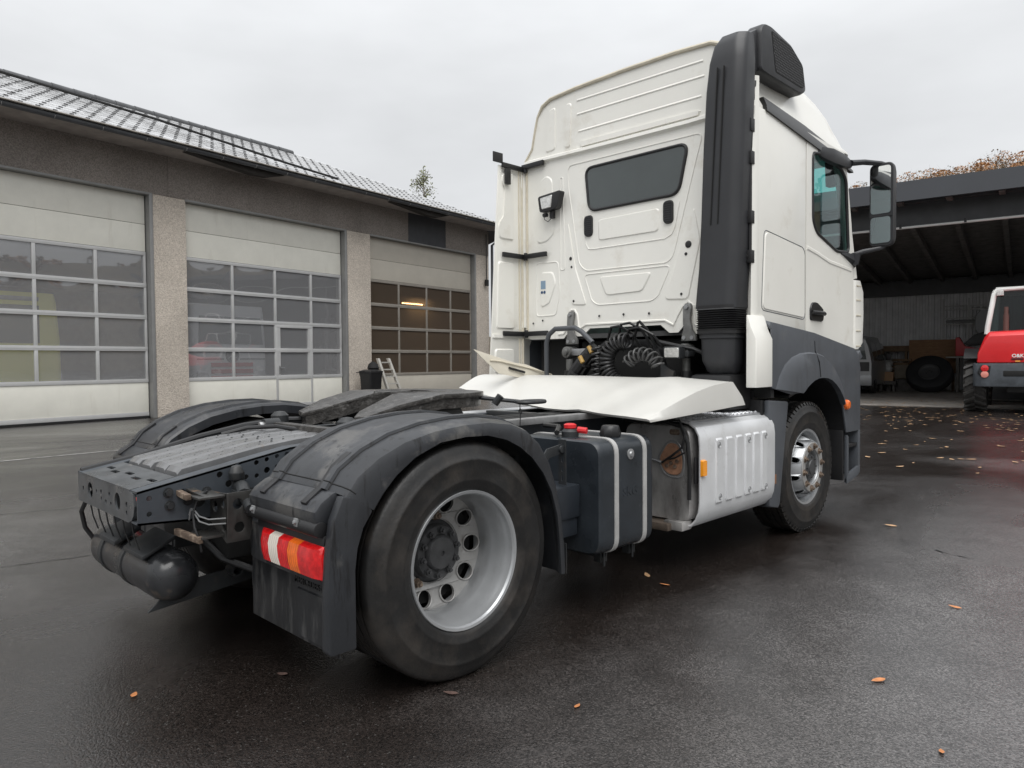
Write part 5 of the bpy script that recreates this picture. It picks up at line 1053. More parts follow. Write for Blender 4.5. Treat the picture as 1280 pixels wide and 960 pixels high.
# room behind the doors
INW = mat('workshop_wall', (.34, .33, .32), .8, var=.15); INF = mat('workshop_floor', (.12, .12, .12), .5, var=.2)
MB().box(-13, -.36, -6, 21.2, .012, .03).build('floor_slab', INF, G); MB().box(-13.2, -13, -6, 21.2, 0, 7.0).build('back_wall', INW, G)
MB().box(-13, -.36, -6, 21.2, 6.9, 7.0).build('ceiling', INW, G)
for y in (-6.1, 14.05, 21.1): MB().box(-13, -.36, y, y + .08, 0, 6.9).build('partition_wall', mat('brown_partition', (.30, .235, .18), .8) if y > 14 else INW, G)
# lit tube lamp in the third bay
LG = empty('tube_lamp', yard(-15.62, 17.2, 3.57), BY); tag(LG, 'lit fluorescent tube lamp glowing behind the brown glazed garage door', 'lamp')
MB().cyl((0, -.55, 0), (0, .55, 0), .02, 10).build('lit_tube', mat('lit_tube', (1, .9, .7), .5, emit=((1.0, .74, .42), 9.0)), LG)
MB().box(-.08, .08, -.8, .8, .04, .08).box(-.01, .01, -.6, -.58, .08, 3.25).box(-.01, .01, .58, .6, .08, 3.25).build('lamp_tray', GALV, LG)

# ------------------------------------------------------------------ vehicles inside the workshop
def boxtruck(name, label, loc, rz, body, stripes=None):
    r = empty(name, loc, rz); tag(r, label, 'truck')
    MB().loft([[(x, y, z) for x, y in rrect(-1.2, 1.2, -2.2 + i, .0 - i * .3, .18, 4)] for z, i in ((.55, 0), (1.6, 0.0), (2.0, .03), (2.9, .25), (3.1, .4))]).build('cab_body', body, r, ang=40)
    MB().prism([(-1.05, 1.95), (1.05, 1.95), (.98, 2.75), (-.98, 2.75)], 'y', -.16, .012).build('windscreen', GLR, r, bevel=.02)
    for s in (1, -1):
        h = MB().prism([(s * .72, .95), (s * 1.12, .98), (s * 1.10, 1.18), (s * .78, 1.12)], 'y', -.1, .02).build('headlamp', CLEAR, r, bevel=.02)
        MB().lathe([(0, -.15), (.40, -.15), (.48, -.1), (.5, 0), (.5, .1), (.46, .15), (.28, .15), (.25, .05), (0, .05)], 'x', (s * 1.05, -.9, .5), 32).build('wheel', RUB, r)
    if stripes:
        for k in range(4): MB().box(-.68, .68, .0, .03, .72 + k * .19, .84 + k * .19).build('grille_bar', stripes, r, bevel=.01)
        em = MB().lathe([(.22, 0), (.21, .02), (.17, .02), (.16, .012), (0, .012)], 'y', (0, .01, 1.62), 28).build('round_emblem', BLACK, r)
        for a in (90, 210, 330): MB().obox((.09 * math.cos(rad(a)), .026, 1.62 + .09 * math.sin(rad(a))), (.09 * math.cos(rad(a)), 0, .09 * math.sin(rad(a))), (0, .006, 0), (-.012 * math.sin(rad(a)), 0, .012 * math.cos(rad(a)))).build('emblem_spoke', GALV, em)
        for z in (1.5, 1.72): MB().box(-1.1, -.26, .0, .015, z, z + .03).box(.26, 1.1, .0, .015, z, z + .03).build('panel_line', BLACK, r)
    MB().box(-1.1, 1.1, -.3, .05, .42, .66).build('bumper', body, r, bevel=.04)
    MB().box(-.5, .5, -5.5, -2.3, .6, .9).build('chassis', DFRAME, r)
    return r
boxtruck('parked_truck', 'white truck with red grille bars and round emblem standing behind the garage wicket door', yard(-15.07 - .75, 9.75), BY - PI / 2, mat('dull_white_paint', (.62, .62, .6), .4), mat('dull_red_grille', (.42, .05, .04), .4))
YT = boxtruck('yellow_truck', 'yellow green truck parked behind the panes of the garage door farthest from the shed', yard(-15.07 - 2.1, 5.25), BY, mat('yellow_green_paint', (.72, .70, .16), .4))
for z, h in ((1.9, .9), (2.9, .1)): MB().box(1.19, 1.215, -1.7, -.5, z, z + h).build('side_window' if h > .5 else 'roof_trim', GLR if h > .5 else GALV, YT, bevel=.01)
MB().box(-1.25, 1.25, -8, -2.4, .9, 3.4).build('cargo_body', mat('yellow_green_paint', (.55, .52, .09)), YT, bevel=.03)

# ------------------------------------------------------------------ bin and step ladder at the pillar
bn = empty('waste_bin', yard(-14.45, 13.95), BY); tag(bn, 'black wheeled waste bin standing against the pillar between two garage doors', 'bin')
MB().loft([rrect_ for rrect_ in [[(x, y, z) for x, y in rrect(-.26 * k, .26 * k, -.27 * k, .27 * k, .05, 4)] for z, k in ((.06, .8), (.12, .84), (.95, 1.0), (1.0, 1.06), (1.04, 1.06))]]).build('bin_body', BLACK, bn, ang=30)
MB().loft([[(x, y, z) for x, y in rrect(-.29 * k, .29 * k, -.30 * k, .30 * k, .06, 4)] for z, k in ((1.04, 1), (1.09, 1), (1.15, .6))]).build('bin_lid', BLACK, bn, ang=30)
MB().cyl((-.24, -.27, 1.06), (-.24, -.42, 1.06), .015, 8).cyl((.0, -.28, 1.1), (0, -.5, 1.1), .012, 8).build('bin_handle', BLACK, bn)
MB().lathe([(0, -.1), (.14, -.09), (.2, .0), (.16, .12), (.06, .2), (0, .22)], 'z', (-.02, .12, 1.2), 12).build('rubbish_bag', VOID, bn)
for s in (1, -1): MB().cyl((-.22, s * .2, .09), (-.22, s * .27, .09), .09, 16).build('bin_wheel', RUB, bn)
ld = empty('step_ladder', yard(-14.35, 14.72), BY); tag(ld, 'pale folded step ladder leaning beside the black waste bin', 'ladder')
LAD = mat('worn_aluminium', (.52, .5, .46), .45, metal=.3, var=.15)
for s in (1, -1): MB().obox((-.02, s * .27 + .06, .76), (.05, 0, .0), (0, .045, 0), (-.20, -s * .03 - .16, .76)).build('stile', LAD, ld, bevel=.005)
for k in range(6): MB().obox((.16 - k * .065, .16 - k * .04, .18 + k * .24), (.05, 0, 0), (0, .24 - k * .01, 0), (0, 0, .022)).build('rung', LAD, ld)

# ------------------------------------------------------------------ open shed across the end of the yard
SH = empty('open_shed', yard(0, 20.5), BY); tag(SH, 'dark steel open-fronted storage shed with corrugated back wall', 'shed')
DST = mat('dark_steel_beam', (.060, .062, .066), .55, var=.2, vscale=2); FASC = mat('anthracite_fascia', (.020, .0225, .028), .75, var=.1, vscale=1)
DTIM = mat('dark_stained_timber', (.13, .122, .115), .8, var=.35, vscale=4); CORR = mat('grey_corrugated_sheet', (.62, .625, .63), .5, var=.15, vscale=2)
XA, XB = -9.5, 10.0
MB().loft([[(x, y, z) for y, z in [(-.9, 5.66), (-.87, 5.64), (-.6, 6.20), (-.55, 6.24), (-.65, 6.24)]] for x in (XA, XB)]).build('roof_fascia', FASC, SH, ang=30)
MB().box(XA, XB, -.10, .10, 5.06, 5.12).box(XA, XB, -.02, .02, 5.12, 5.72).box(XA, XB, -.10, .10, 5.72, 5.79).build('front_beam', DST, SH, bevel=.006)
pp = MB().cyl((XA, -.14, 5.05), (XB, -.14, 5.05), .035, 10).build('white_conduit', mat('white_conduit', (.62, .62, .6), .4), SH)
for k in range(13): MB().box(XA + .4 + k * 1.55, XA + .46 + k * 1.55, -.18, -.08, 5.03, 5.15).build('conduit_clip', BLACK, pp)
def zroof(y): return 5.80 - (y) * (5.80 - 4.78) / 12.5
for k in range(17):
    x = XA + .3 + k * 1.18; MB().loft([[(x - .07, y, zroof(y) - .02), (x + .07, y, zroof(y) - .02), (x + .07, y, zroof(y) - .24), (x - .07, y, zroof(y) - .24)] for y in (.12, 12.3)]).build('rafter', DTIM, SH, bevel=.006)
    MB().box(x - .07, x + .07, -.7, -.12, 5.66, 5.78).build('rafter_tail', DTIM, SH)
for k in range(44):
    y = .05 + k * .29; MB().loft([[(x, y, zroof(y) + .0), (x, y + .285, zroof(y + .285) + .0), (x, y + .285, zroof(y + .285) + .03), (x, y, zroof(y) + .03)] for x in (XA, XB)]).build('ceiling_board', DTIM, SH)
MB().add([(XA, -.6, 6.22), (XB, -.6, 6.22), (XB, 13, 5.1), (XA, 13, 5.1)], [(0, 1, 2, 3)]).build('roof_sheet', FASC, SH, smooth=False)
MB().box(XA, XB, 12.0, 12.25, 4.08, 4.72).build('back_beam', DST, SH, bevel=.01)
cg = MB(); P_ = []
x = XA
while x < XB: P_ += [(x, 12.55), (x + .10, 12.55), (x + .13, 12.50), (x + .20, 12.50)]; x += .23
cg.loft([[(a, b, z) for a, b in P_] for z in (0.0, 4.9)], closed=False, caps=False).build('corrugated_wall', CORR, SH, smooth=False)
for x in (XA, XB): MB().box(x - .05, x + .05, 0, 12.6, 0, 5.1).build('side_wall', DTIM, SH)
for x in (-6.2, 6.4): MB().box(x - .12, x + .12, -.12, .12, 0, 5.06).build('steel_post', DST, SH, bevel=.01); MB().box(x - .12, x + .12, 11.95, 12.2, 0, 4.08).build('steel_post', DST, SH, bevel=.01)
MB().box(XA, XB, .3, 12.5, 0.002, .02).build('concrete_floor', mat('stained_concrete', (.24, .22, .20), .6, var=.35, vscale=1.3, rvar=.15), SH)
# stored things at the back
def put(name, label, cat, a, l, z=0, rz=0, group=None):
    o = empty(name, yard(a, l, z), BY + rz); return tag(o, label, cat, group)
PLY = mat('plywood', (.25, .135, .065), .7, var=.25, vscale=4, stretch=(1, 1, 5)); WOOD = mat('old_timber', (.19, .125, .075), .8, var=.3, vscale=6)
o = put('plywood_sheet', 'brown plywood sheet leaning behind the big spare tyre', 'board', -.05, 31.9); MB().box(-.85, .85, 0, .03, .75, 2.15).build('sheet', PLY, o, bevel=.004); MB().box(-.8, -.7, .03, .1, 0, 2.1).box(.7, .8, .03, .1, 0, 2.1).build('batten', WOOD, o)
o = put('timber_beam', 'long pale timber beam stored along the corrugated wall', 'beam', -1.9, 32.3); MB().box(-1.3, 1.2, -.08, .08, 1.68, 1.92).build('beam', WOOD, o, bevel=.01); MB().box(-1.0, -.9, -.1, .1, 0, 1.68).box(.8, .9, -.1, .1, 0, 1.68).build('trestle', WOOD, o)
o = put('timber_pallet_stack', 'stack of old boards beside the plywood sheet', 'boards', -1.25, 32.0)
for k in range(7): MB().box(-.62, .45 - .04 * (k % 3), -.25, .2, .35 + k * .15, .46 + k * .15).build('board', WOOD, o, bevel=.008)
MB().box(-.6, -.45, -.2, .15, 0, .34).box(.25, .4, -.2, .15, 0, .34).build('bearer', WOOD, o)
o = put('spare_tyre', 'large black tractor tyre on a grey rim leaning at the shed back', 'tyre', -.02, 30.6, .74)
MB().lathe([(.36, -.14), (.40, -.2), (.62, -.235), (.78, -.2), (.83, -.12), (.83, .12), (.78, .2), (.62, .235), (.40, .2), (.36, .14)], 'y', (0, 0, 0), 48).xf(Matrix.Rotation(rad(-36), 4, 'X')).build('tyre', mat('dark_rubber', (.018, .018, .02), .6), o)
rm = MB().lathe([(.37, -.15), (.385, -.17), (.37, -.18), (.33, -.12), (.28, -.09), (.12, -.10), (.1, -.06), (0, -.06)], 'y', (0, 0, 0), 40).xf(Matrix.Rotation(rad(-36), 4, 'X')).build('rim', mat('dull_dark_rim', (.06, .06, .062), .5), o)
o = put('cardboard_box', 'small brown cardboard box set on a crate beside the van', 'box', -1.55, 30.9); MB().box(-.22, .22, -.2, .2, .45, .82).build('carton', mat('cardboard', (.42, .26, .15), .8, var=.1), o, bevel=.004); MB().box(-.3, .32, -.25, .25, .3, .445).box(-.28, -.2, -.2, .2, 0, .3).box(.2, .28, -.2, .2, 0, .3).build('crate', DTIM, o)
o = put('cement_bag', 'white printed paper sack stacked above the brown cardboard box', 'sack', -1.72, 31.3)
for k in range(3): MB().loft([[(x, y, .83 + k * .22 + z) for x, y in rrect(-.28 * s_, .28 * s_, -.2 * s_, .2 * s_, .1, 4)] for z, s_ in ((0, .9), (.06, 1), (.15, 1), (.215, .88))]).build('sack', mat('white_sack', (.46, .46, .45), .7, var=.2, vscale=9), o, ang=60)
MB().box(-.25, .25, -.2, .2, 0, .83).build('pallet_block', DTIM, o, bevel=.01)
o = put('grey_board', 'light grey square board standing left of the spare tyre', 'board', -.92, 31.2); MB().box(-.42, .42, 0, .03, .55, 1.10).build('sheet', mat('fibre_board', (.22, .19, .15), .8, var=.2), o, bevel=.003); MB().box(-.4, .4, .05, .5, 0, .5).build('block', DTIM, o, bevel=.01)
o = put('work_bench', 'low work bench with thin pale top in the shed', 'bench', 1.35, 31.4); MB().box(-.85, .9, -.3, .3, 1.38, 1.44).build('bench_top', mat('grey_board_top', (.26, .25, .23), .6), o, bevel=.005)
for x in (-.45, .0, .75): MB().box(x - .05, x + .05, -.25, .25, 0, 1.38).build('leg', DTIM, o)
o = put('red_machine', 'red machine hood with black seat standing on the work bench', 'machine', 1.45, 31.4, 1.44)
MB().loft([[(x, y, z) for y, z in [(-.3, .02), (.3, .02), (.3, h), (-.3, h)]] for x, h in ((-.62, .75), (-.5, .78), (-.3, .42), (.1, .32), (.6, .38), (.65, .3))]).build('hood', mat('dull_red_paint', (.42, .015, .02), .4), o, bevel=.03)
MB().prism([(-.35, .5), (-.15, .42), (.5, .45), (.65, .9), (.4, 1.0), (.0, .85)], 'y', -.28, .28).build('seat', BLACK, o, bevel=.04)
o = put('storage_rack', 'tall rack of thin white steel bars against the shed back wall', 'rack', 1.3, 32.6); 
for x in (-1.0, -.1, 1.2): MB().box(x - .035, x + .035, -.2, -.13, 0 if x > -1 else 2.2, 3.85).build('upright', mat('chalky_steel', (.42, .42, .41), .6), o)
for z in (2.75, 3.0, 3.35, 3.5): MB().box(-1.0, 1.3, -.24, -.2, z, z + .05).build('rail', mat('chalky_steel', (.42, .42, .41)), o)
for k in range(3): MB().cyl((-.9, -.3, 2.86 + k * .03), (1.3, -.3 + .05 * k, 2.86 + k * .03), .03, 8).build('stored_pipe', GALV, o)
MB().loft([[(x, y, z) for x, y in rrect(.42 - w, .42 + w, -.5, -.2, .05, 3)] for z, w in ((2.35, .2), (2.6, .3), (3.1, .28), (3.3, .12))]).build('hanging_sack', mat('pale_sack', (.35, .36, .37), .8), o)

# ------------------------------------------------------------------ silver van
V_ = empty('silver_van', yard(-2.62, 27.6), BY); tag(V_, 'silver van parked under the shed roof beyond the truck cab', 'van')
SIL = mat('silver_car_paint', (.30, .305, .31), .35, metal=.3, var=.05, coat=.4)
vs = []
for y, k, zt_ in ((0, .97, 2.15), (.1, 1, 2.25), (2.6, 1, 2.28), (3.2, .98, 2.1), (3.7, .96, 1.5), (4.5, .9, 1.1)):
    vs.append([(k * x, y, z if z < 1.3 else 1.3 + (z - 1.3) * (zt_ - 1.3) / .95 if zt_ > 1.3 else min(z, zt_)) for x, z in [(-.95, .35), (.95, .35), (1.0, .6), (1.0, 1.25), (.88, 1.9), (.78, 2.2), (.6, 2.25), (-.6, 2.25), (-.78, 2.2), (-.88, 1.9), (-1.0, 1.25), (-1.0, .6)]])
MB().loft(vs).build('van_body', SIL, V_, ang=40)
def vx(z): return pieces([(1.25, 1.003), (1.9, .884), (2.2, .785)], z)
for y0, y1 in ((.35, 1.35), (1.45, 2.45), (2.55, 3.2)): MB().loft([[(vx(z), y, z), (vx(z) + .008, y, z)] + [(vx(z) + .008, y + (y1 - y0), z), (vx(z), y + (y1 - y0), z)] for z in (1.30, 1.6, 1.9, 2.0) for y in [y0]]).build('side_window', GLR, V_)
MB().prism([(-.8, 1.35), (.8, 1.35), (.7, 2.0), (-.7, 2.0)], 'y', -.012, .02).build('rear_window', GLR, V_, bevel=.004)
MB().box(-1.0, 1.0, -.12, .1, .35, .75).build('rear_bumper', SIL, V_, bevel=.03); MB().box(-.9, .9, -.015, .01, .9, 1.25).build('rear_panel', BLACK, V_)
for s in (1, -1):
    MB().box(s * .36 - .05, s * .36 + .05, -.02, .05, .8, 1.05).build('tail_light', RED, V_, bevel=.01)
    MB().obox((s * 1.12, 3.0, 1.45), (.10, 0, 0), (0, .05, 0), (0, 0, .14)).build('door_mirror', BLACK, V_, bevel=.03)
    for y in (.8, 3.6): MB().lathe([(0, -.1), (.28, -.1), (.33, -.06), (.34, 0), (.33, .08), (.22, .1), (.2, .06), (0, .06)], 'x', (s * .9, y, .34), 28).build('wheel', RUB, V_)

# ------------------------------------------------------------------ red wheel loader, seen from behind
L_ = empty('wheel_loader', yard(3.32, 18.9), BY); tag(L_, 'red wheel loader with white cab frame and dark grey tail parked before the shed', 'loader')
LRED = mat('loader_red', (.66, .018, .022), .36, var=.08, coat=.4); LGRY = mat('loader_grey', (.060, .068, .078), .5, var=.3, vscale=7, rvar=.1); LWH = mat('loader_white', (.78, .78, .76), .4, var=.05)
hood = []
for y, w0, w1, z1 in ((.02, 1.16, .98, 1.92), (.12, 1.18, .99, 2.02), (.8, 1.17, .98, 2.06), (1.5, 1.15, .97, 2.08)):
    hood.append([(-w0, y, 1.26), (w0, y, 1.26), (w0 * .985, y, 1.5), (w1 + .03, y, z1 - .12), (w1 - .06, y, z1), (0, y, z1 + .03), (-w1 + .06, y, z1), (-w1 - .03, y, z1 - .12), (-w0 * .985, y, 1.5)])
ho = MB().loft(hood).build('engine_hood', LRED, L_, ang=35, bevel=.02)
MB().text('O&K', .115, .004, lambda v: (-.33 + v.x, .012 - v.z - (v.y) * 0.0, 1.39 + v.y), .003).build('hood_lettering', LWH, ho, smooth=False)
MB().box(-.46, -.22, -.005, .03, 1.33, 1.365).build('hood_latch', BLACK, ho, bevel=.008); MB().box(-.38, -.28, -.008, .03, 1.275, 1.31).build('hood_sticker', mat('orange_sticker', (.7, .3, .05), .5), ho)
cw = MB(); cw.loft([[(x, y, z) for x, y in rpoly([(-1.28, .3), (-1.24, .0), (-1.05, -.10), (1.05, -.10), (1.24, .0), (1.28, .3), (1.2, 1.4), (-1.2, 1.4)], .08, 4)] for z in (.66, 1.24)] )
cwo = cw.build('counterweight', LGRY, L_, bevel=.03)
MB().box(-.62, .62, -.115, -.05, .92, 1.06).build('tow_recess', VOID, cwo, bevel=.02)
MB().box(-.2, .2, -.11, -.03, 1.18, 1.25).build('hitch', VOID, cwo)
for s in (1, -1):
    tb = MB().frust(rpoly([(s * .86, 1.20), (s * 1.08, 1.20), (s * 1.16, 1.0), (s * 1.05, .88), (s * .90, .90)], .04, 4), 'y', -.085, -.112, .02).build('lamp_recess', BLACK, cwo)
    for z, m_ in ((1.115, RED), (.965, mat('pale_red_lens', (.68, .25, .2), .2, coat=.5))): MB().lathe([(.085, -.028), (.08, -.04), (.05, -.048), (0, -.05)], 'y', (s * 1.0, -.085, z), 20).build('tail_light', m_, tb)
# cab
for x, y in ((-1.02, 1.5), (1.02, 1.5)): MB().tube([(x * 1.0, y - .12, 2.0), (x * .985, y - .1, 2.2), (x * .86, y - .02, 3.05), (x * .83, y + .05, 3.14)], .065, 10).build('cab_post', LWH, L_)
for x in (-.9, .9): MB().tube([(x, 3.0, 1.6), (x * .93, 3.0, 3.1)], .06, 8).build('cab_post', LWH, L_)
MB().tube([(-.88, 1.5, 3.10), (-.82, 1.53, 3.18), (0, 1.55, 3.20), (.82, 1.53, 3.18), (.88, 1.5, 3.10)], .055, 10).box(-.84, .84, 1.6, 3.1, 3.14, 3.25).build('cab_roof', LWH, L_, bevel=.0)
LG_ = glass('loader_glass', (.26, .33, .33))
MB().add([(-.94, 1.42, 2.08), (.94, 1.42, 2.08), (.80, 1.5, 3.12), (-.80, 1.5, 3.12)], [(0, 1, 2, 3)]).build('rear_window', LG_, L_)
for s in (1, -1): MB().add([(s * .95, 1.45, 2.05), (s * .9, 3.0, 1.7), (s * .84, 3.0, 3.1), (s * .82, 1.5, 3.1)], [(0, 1, 2, 3)]).build('side_window', LG_, L_)
MB().add([(-.9, 3.0, 1.7), (.9, 3.0, 1.7), (.84, 3.0, 3.1), (-.84, 3.0, 3.1)], [(0, 1, 2, 3)]).build('windscreen', LG_, L_)
MB().box(-.9, .9, 1.5, 3.0, 1.25, 1.7).build('cab_floor', BLACK, L_); MB().box(-.28, .28, 1.75, 2.25, 1.7, 2.0).box(-.26, .26, 1.7, 1.85, 2.0, 2.75).build('driver_seat', BLACK, L_, bevel=.05)
lm = MB().obox((-.74, 1.40, 3.08), (.075, 0, 0), (0, .05, 0), (0, 0, .07)).build('work_light', LWH, L_, bevel=.015); MB().frust(rrect(-.80, -.68, 3.02, 3.13, .015, 3), 'y', 1.349, 1.342, .005).build('lamp_lens', CLEAR, lm)
MB().cyl((-.60, 1.2, 2.05), (-.60, 1.2, 2.5), .065, 14).cyl((-.60, 1.2, 2.5), (-.60, 1.2, 2.7), .05, 14).build('exhaust_stack', mat('brown_stack', (.12, .07, .06), .6, metal=.3), L_)
def ltyre(x, y):
    t = MB().lathe([(.34, -.17), (.36, -.22), (.55, -.25), (.66, -.235), (.70, -.20), (.70, .20), (.66, .235), (.55, .25), (.36, .22), (.34, .17)], 'x', (x, y, .74), 40)
    for k in range(20):
        for sd_ in (1, -1):
            a = 2 * PI * (k + (.5 if sd_ > 0 else 0)) / 20; c0 = Vector((x + sd_ * .12, y + .72 * math.cos(a), .74 + .72 * math.sin(a)))
            rv_ = Vector((0, math.cos(a), math.sin(a))); tv_ = Vector((0, -math.sin(a), math.cos(a)))
            t.obox(c0, Vector((.125, 0, 0)) + tv_ * sd_ * .07, rv_ * .035, tv_ * .035)
    t.clampz(.002); o = t.build('tyre', mat('dusty_loader_rubber', (.035, .033, .031), .7, var=.35, vscale=6), L_, ang=40)
    MB().lathe([(.36, -.12), (.33, -.06), (.2, -.02), (.19, .05), (0, .06)], 'x', (x, y, .74), 28).xf(Matrix.Identity(4)).build('rim', LWH, o)
for s in (1, -1): ltyre(s * 1.22, .85); ltyre(s * 1.22, 3.6)
for s in (1, -1): MB().loft([[(s * 1.0, .85 + .86 * math.cos(a), .74 + .86 * math.sin(a)), (s * 1.47, .85 + .86 * math.cos(a), .74 + .86 * math.sin(a)), (s * 1.47, .85 + .89 * math.cos(a), .74 + .89 * math.sin(a)), (s * 1.0, .85 + .89 * math.cos(a), .74 + .89 * math.sin(a))] for a in [rad(q) for q in range(15, 140, 12)]]).build('wheel_guard', BLACK, L_)
MB().box(-.55, .55, .3, 4.2, .5, 1.0).build('main_frame', BLACK, L_, bevel=.04)
for s in (1, -1): MB().prism([(3.2, 1.5), (3.6, 1.7), (5.2, .7), (5.1, .45), (4.8, .55)], 'x', s * .45 - .07, s * .45 + .07).build('lift_arm', LRED, L_, bevel=.02)
MB().prism([(5.0, .1), (6.0, .08), (6.0, .12), (5.25, .25), (5.15, .8), (5.5, 1.1), (5.45, 1.14), (5.05, .85)], 'x', -1.3, 1.3).build('bucket', DST, L_, bevel=.01)

# ------------------------------------------------------------------ wooded hills round the yard
def hill_h(az):   # height of the ridge by azimuth (degrees, counter-clockwise from +x of the yard frame)
    return pieces([(-180, 5.5), (-120, 6), (-60, 7), (-20, 8), (30, 16), (60, 21.8), (76, 21.8), (86, 21.4), (92, 20.6), (99, 19.4), (106, 13), (118, 5), (150, 3.5), (180, 6.5)], az)
HV, HF = [], []; NA = 180; radii = [(62, 0), (70, .35), (80, .75), (92, 1.0), (120, 1.05), (180, 1.0)]
for i in range(NA):
    az = -180 + 360 * i / NA
    for r_, k in radii:
        hh = hill_h(az) * k * (1 + .05 * math.sin(az * .21) + .03 * math.sin(az * .7)) - .2; p = yard(r_ * math.cos(rad(az)), r_ * math.sin(rad(az)), hh); HV.append(tuple(p))
m_ = len(radii)
for i in range(NA):
    for j in range(m_ - 1): a = i * m_ + j; b = ((i + 1) % NA) * m_ + j; HF.append((a, b, b + 1, a + 1))
tag(MB().add(HV, HF).build('hills', mat('autumn_hillside', (.075, .058, .035), .95, var=.5, vscale=.25), ang=80), kind='structure')
LEAFA = mat('orange_beech_leaves', (.34, .17, .07), .8, var=.35, vscale=.6); LEAFB = mat('bare_brown_twigs', (.22, .17, .12), .9, var=.35, vscale=.6)
wa, wb = MB(), MB(); R2 = random.Random(21)
def quadleaf(mb, p, s):
    a = Vector((R2.uniform(-1, 1), R2.uniform(-1, 1), R2.uniform(-1, 1))).normalized(); b = a.orthogonal().normalized(); c_ = a.cross(b); s2 = s * R2.uniform(.4, 1)
    mb.add([p + b * s, p + c_ * s2, p - b * s, p - c_ * s2], [(0, 1, 2, 3)])
for i in range(500):
    dense = i < 410
    az = R2.uniform(62, 101) if dense else R2.uniform(-180, 180)
    r_ = R2.uniform(78, 96); k = .7 + .3 * (r_ - 78) / 18; h0 = hill_h(az) * pieces([(70, .35), (80, .75), (92, 1.0), (100, 1.02)], r_) - .4
    base = yard(r_ * math.cos(rad(az)), r_ * math.sin(rad(az)), h0); H_ = R2.uniform(2.0, 3.6); W_ = H_ * R2.uniform(.35, .55); orange = R2.random() < .5
    wb.tube([base, base + Vector((R2.uniform(-.2, .2), R2.uniform(-.2, .2), H_ * .6))], [.14, .05], 4)
    for q in range(40 if dense else 8):
        a = R2.uniform(0, 2 * PI); zz = R2.uniform(.25, .7) * H_; t_ = base + Vector((math.cos(a) * W_ * R2.uniform(.3, 1), math.sin(a) * W_ * R2.uniform(.3, 1), zz + R2.uniform(.1, .42) * H_))
        wb.add([base + Vector((0, 0, zz * .8)) + Vector((.02, 0, 0)), base + Vector((0, 0, zz * .8)) - Vector((.02, .01, 0)), t_], [(0, 1, 2)])
    for q in range((230 if orange else 60) if dense else 50):
        a = R2.uniform(0, 2 * PI); e = R2.uniform(-.5, 1); rr_ = W_ * math.sqrt(max(0, 1 - e * e)) * R2.uniform(.35, 1.05); p = base + Vector((math.cos(a) * rr_, math.sin(a) * rr_, H_ * .52 + e * H_ * .45))
        quadleaf(wa if orange else wb, p, R2.uniform(.06, .14) if dense else R2.uniform(.3, .6))
wood = tag(wa.build('autumn_wood', LEAFA, smooth=False, weld=False), kind='stuff'); tag(wb.build('autumn_wood', LEAFB, smooth=False, weld=False), kind='stuff')
# birch top behind the garage roof
tb = empty('birch_tree', yard(-24.5, 27.5)); tag(tb, 'slender pale birch tree showing its top above the garage roof', 'tree')
MB().tube([(0, 0, 0), (.1, .05, 5), (0, .1, 9), (.05, 0, 12.0)], [.16, .12, .07, .02], 8).build('trunk', mat('birch_bark', (.45, .43, .4), .8, var=.3, vscale=6), tb)
br_, cr_ = MB(), MB()
for k in range(46):
    z = R2.uniform(7.5, 12.0); a = R2.uniform(0, 2 * PI); l = (12.6 - z) * R2.uniform(.18, .36) + .15; d_ = Vector((math.cos(a), math.sin(a), 0))
    P = [Vector((0, 0, z)), Vector((0, 0, z)) + d_ * l * .6 + Vector((0, 0, l * .7)), Vector((0, 0, z)) + d_ * l * 1.1 + Vector((0, 0, l * .6))]
    br_.tube(P, [.02, .012, .006], 4)
    for q in range(34):
        t_ = R2.uniform(.25, 1); p = P[0].lerp(P[1], min(1, t_ * 1.4)) if t_ < .7 else P[1].lerp(P[2], (t_ - .7) / .3); quadleaf(cr_, p + Vector((R2.uniform(-.12, .12), R2.uniform(-.12, .12), R2.uniform(-.35, .08))), R2.uniform(.03, .06))
br_.build('branches', mat('birch_twig', (.12, .09, .07), .9), tb); cr_.build('crown', mat('pale_birch_leaf', (.20, .215, .10), .8, var=.3), tb, smooth=False, weld=False)

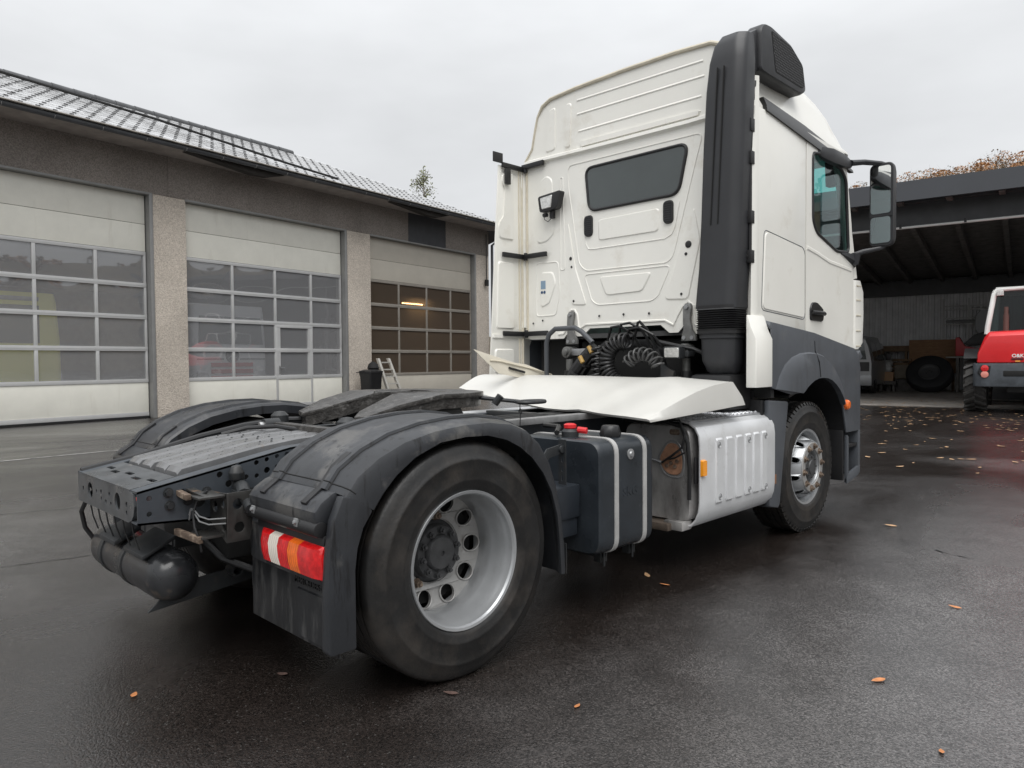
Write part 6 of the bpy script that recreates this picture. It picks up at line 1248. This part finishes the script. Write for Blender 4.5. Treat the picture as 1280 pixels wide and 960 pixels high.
# ------------------------------------------------------------------ fallen leaves
LM = [mat('leaf_orange', (.50, .20, .075), .6, var=.25, vscale=30), mat('leaf_tan', (.42, .26, .14), .65, var=.25, vscale=30), mat('leaf_dark', (.10, .065, .055), .5, var=.3, vscale=30)]
def leaf_verts(s, R_):
    o = [(0, -1), (.32, -.6), (.42, -.1), (.3, .45), (0, 1), (-.3, .45), (-.42, -.1), (-.32, -.6)]; k = R_.uniform(.2, .5)
    V = [(0, 0, .02 * s)] + [(x * s, y * s, s * (k * x * x * 1.2 + .12 * abs(y))) for x, y in o]; return V, [(0, i + 1, (i + 1) % 8 + 1) for i in range(8)]
for x, y, s, mi_, a, lb_ in [(.36, -1.09, .030, 0, 1.0, 'small orange leaf on the asphalt behind the rear mudguard of the truck'), (1.30, -.16, .034, 2, 2.2, 'dark wet leaf on the asphalt right beside the rear truck tyre'),
    (1.75, .12, .024, 0, .3, 'tiny orange leaf on the asphalt just outward of the rear truck wheel'), (2.53, 1.19, .040, 0, 2.7, 'large pointed orange leaf alone on the open asphalt out from the fuel tank'),
    (2.52, 2.45, .034, 0, 1.7, 'pale orange leaf on the open asphalt out from the silver exhaust cover'), (.95, 1.78, .04, 1, .9, 'tan brown leaf under the rear end of the exhaust box'),
    (1.14, 1.69, .034, 0, 2.0, 'orange leaf under the gap between fuel tank and exhaust cover'), (2.88, .75, .022, 0, .4, 'tiny round orange leaf on the open asphalt near the large pointed leaf'),
    (1.62, 4.3, .05, 1, 2.0, 'long tan leaf on the asphalt beside the front truck wheel'), (.62, -.56, .03, 2, 2.0, 'dark brown leaf on the asphalt beneath the mud flap')]:
    V, F = leaf_verts(s, random); o = MB().add(V, F).build('fallen_leaf', LM[mi_], ang=80); o.location = (x, y, .005); o.rotation_euler = (random.uniform(-.15, .15), random.uniform(-.15, .15), a)
    tag(o, lb_, 'leaf', 'loose autumn leaves on the wet asphalt')
lit = MB()
for k in range(850):
    l = random.uniform(7, 27) if k < 450 else random.uniform(14, 26); a = random.uniform(-3.5, 5.5)
    p = yard(a, l, .006 if l < 20.8 else .024)
    if p.x < 1.35 and p.y < 5.3: continue
    V, F = leaf_verts(random.uniform(.03, .075), random); an = random.uniform(0, 6.28); ca, sa = math.cos(an), math.sin(an)
    lit.add([(p.x + x * ca - y * sa, p.y + x * sa + y * ca, p.z + z) for x, y, z in V], F)
tag(lit.build('leaf_litter', LM[1], weld=False), kind='stuff')
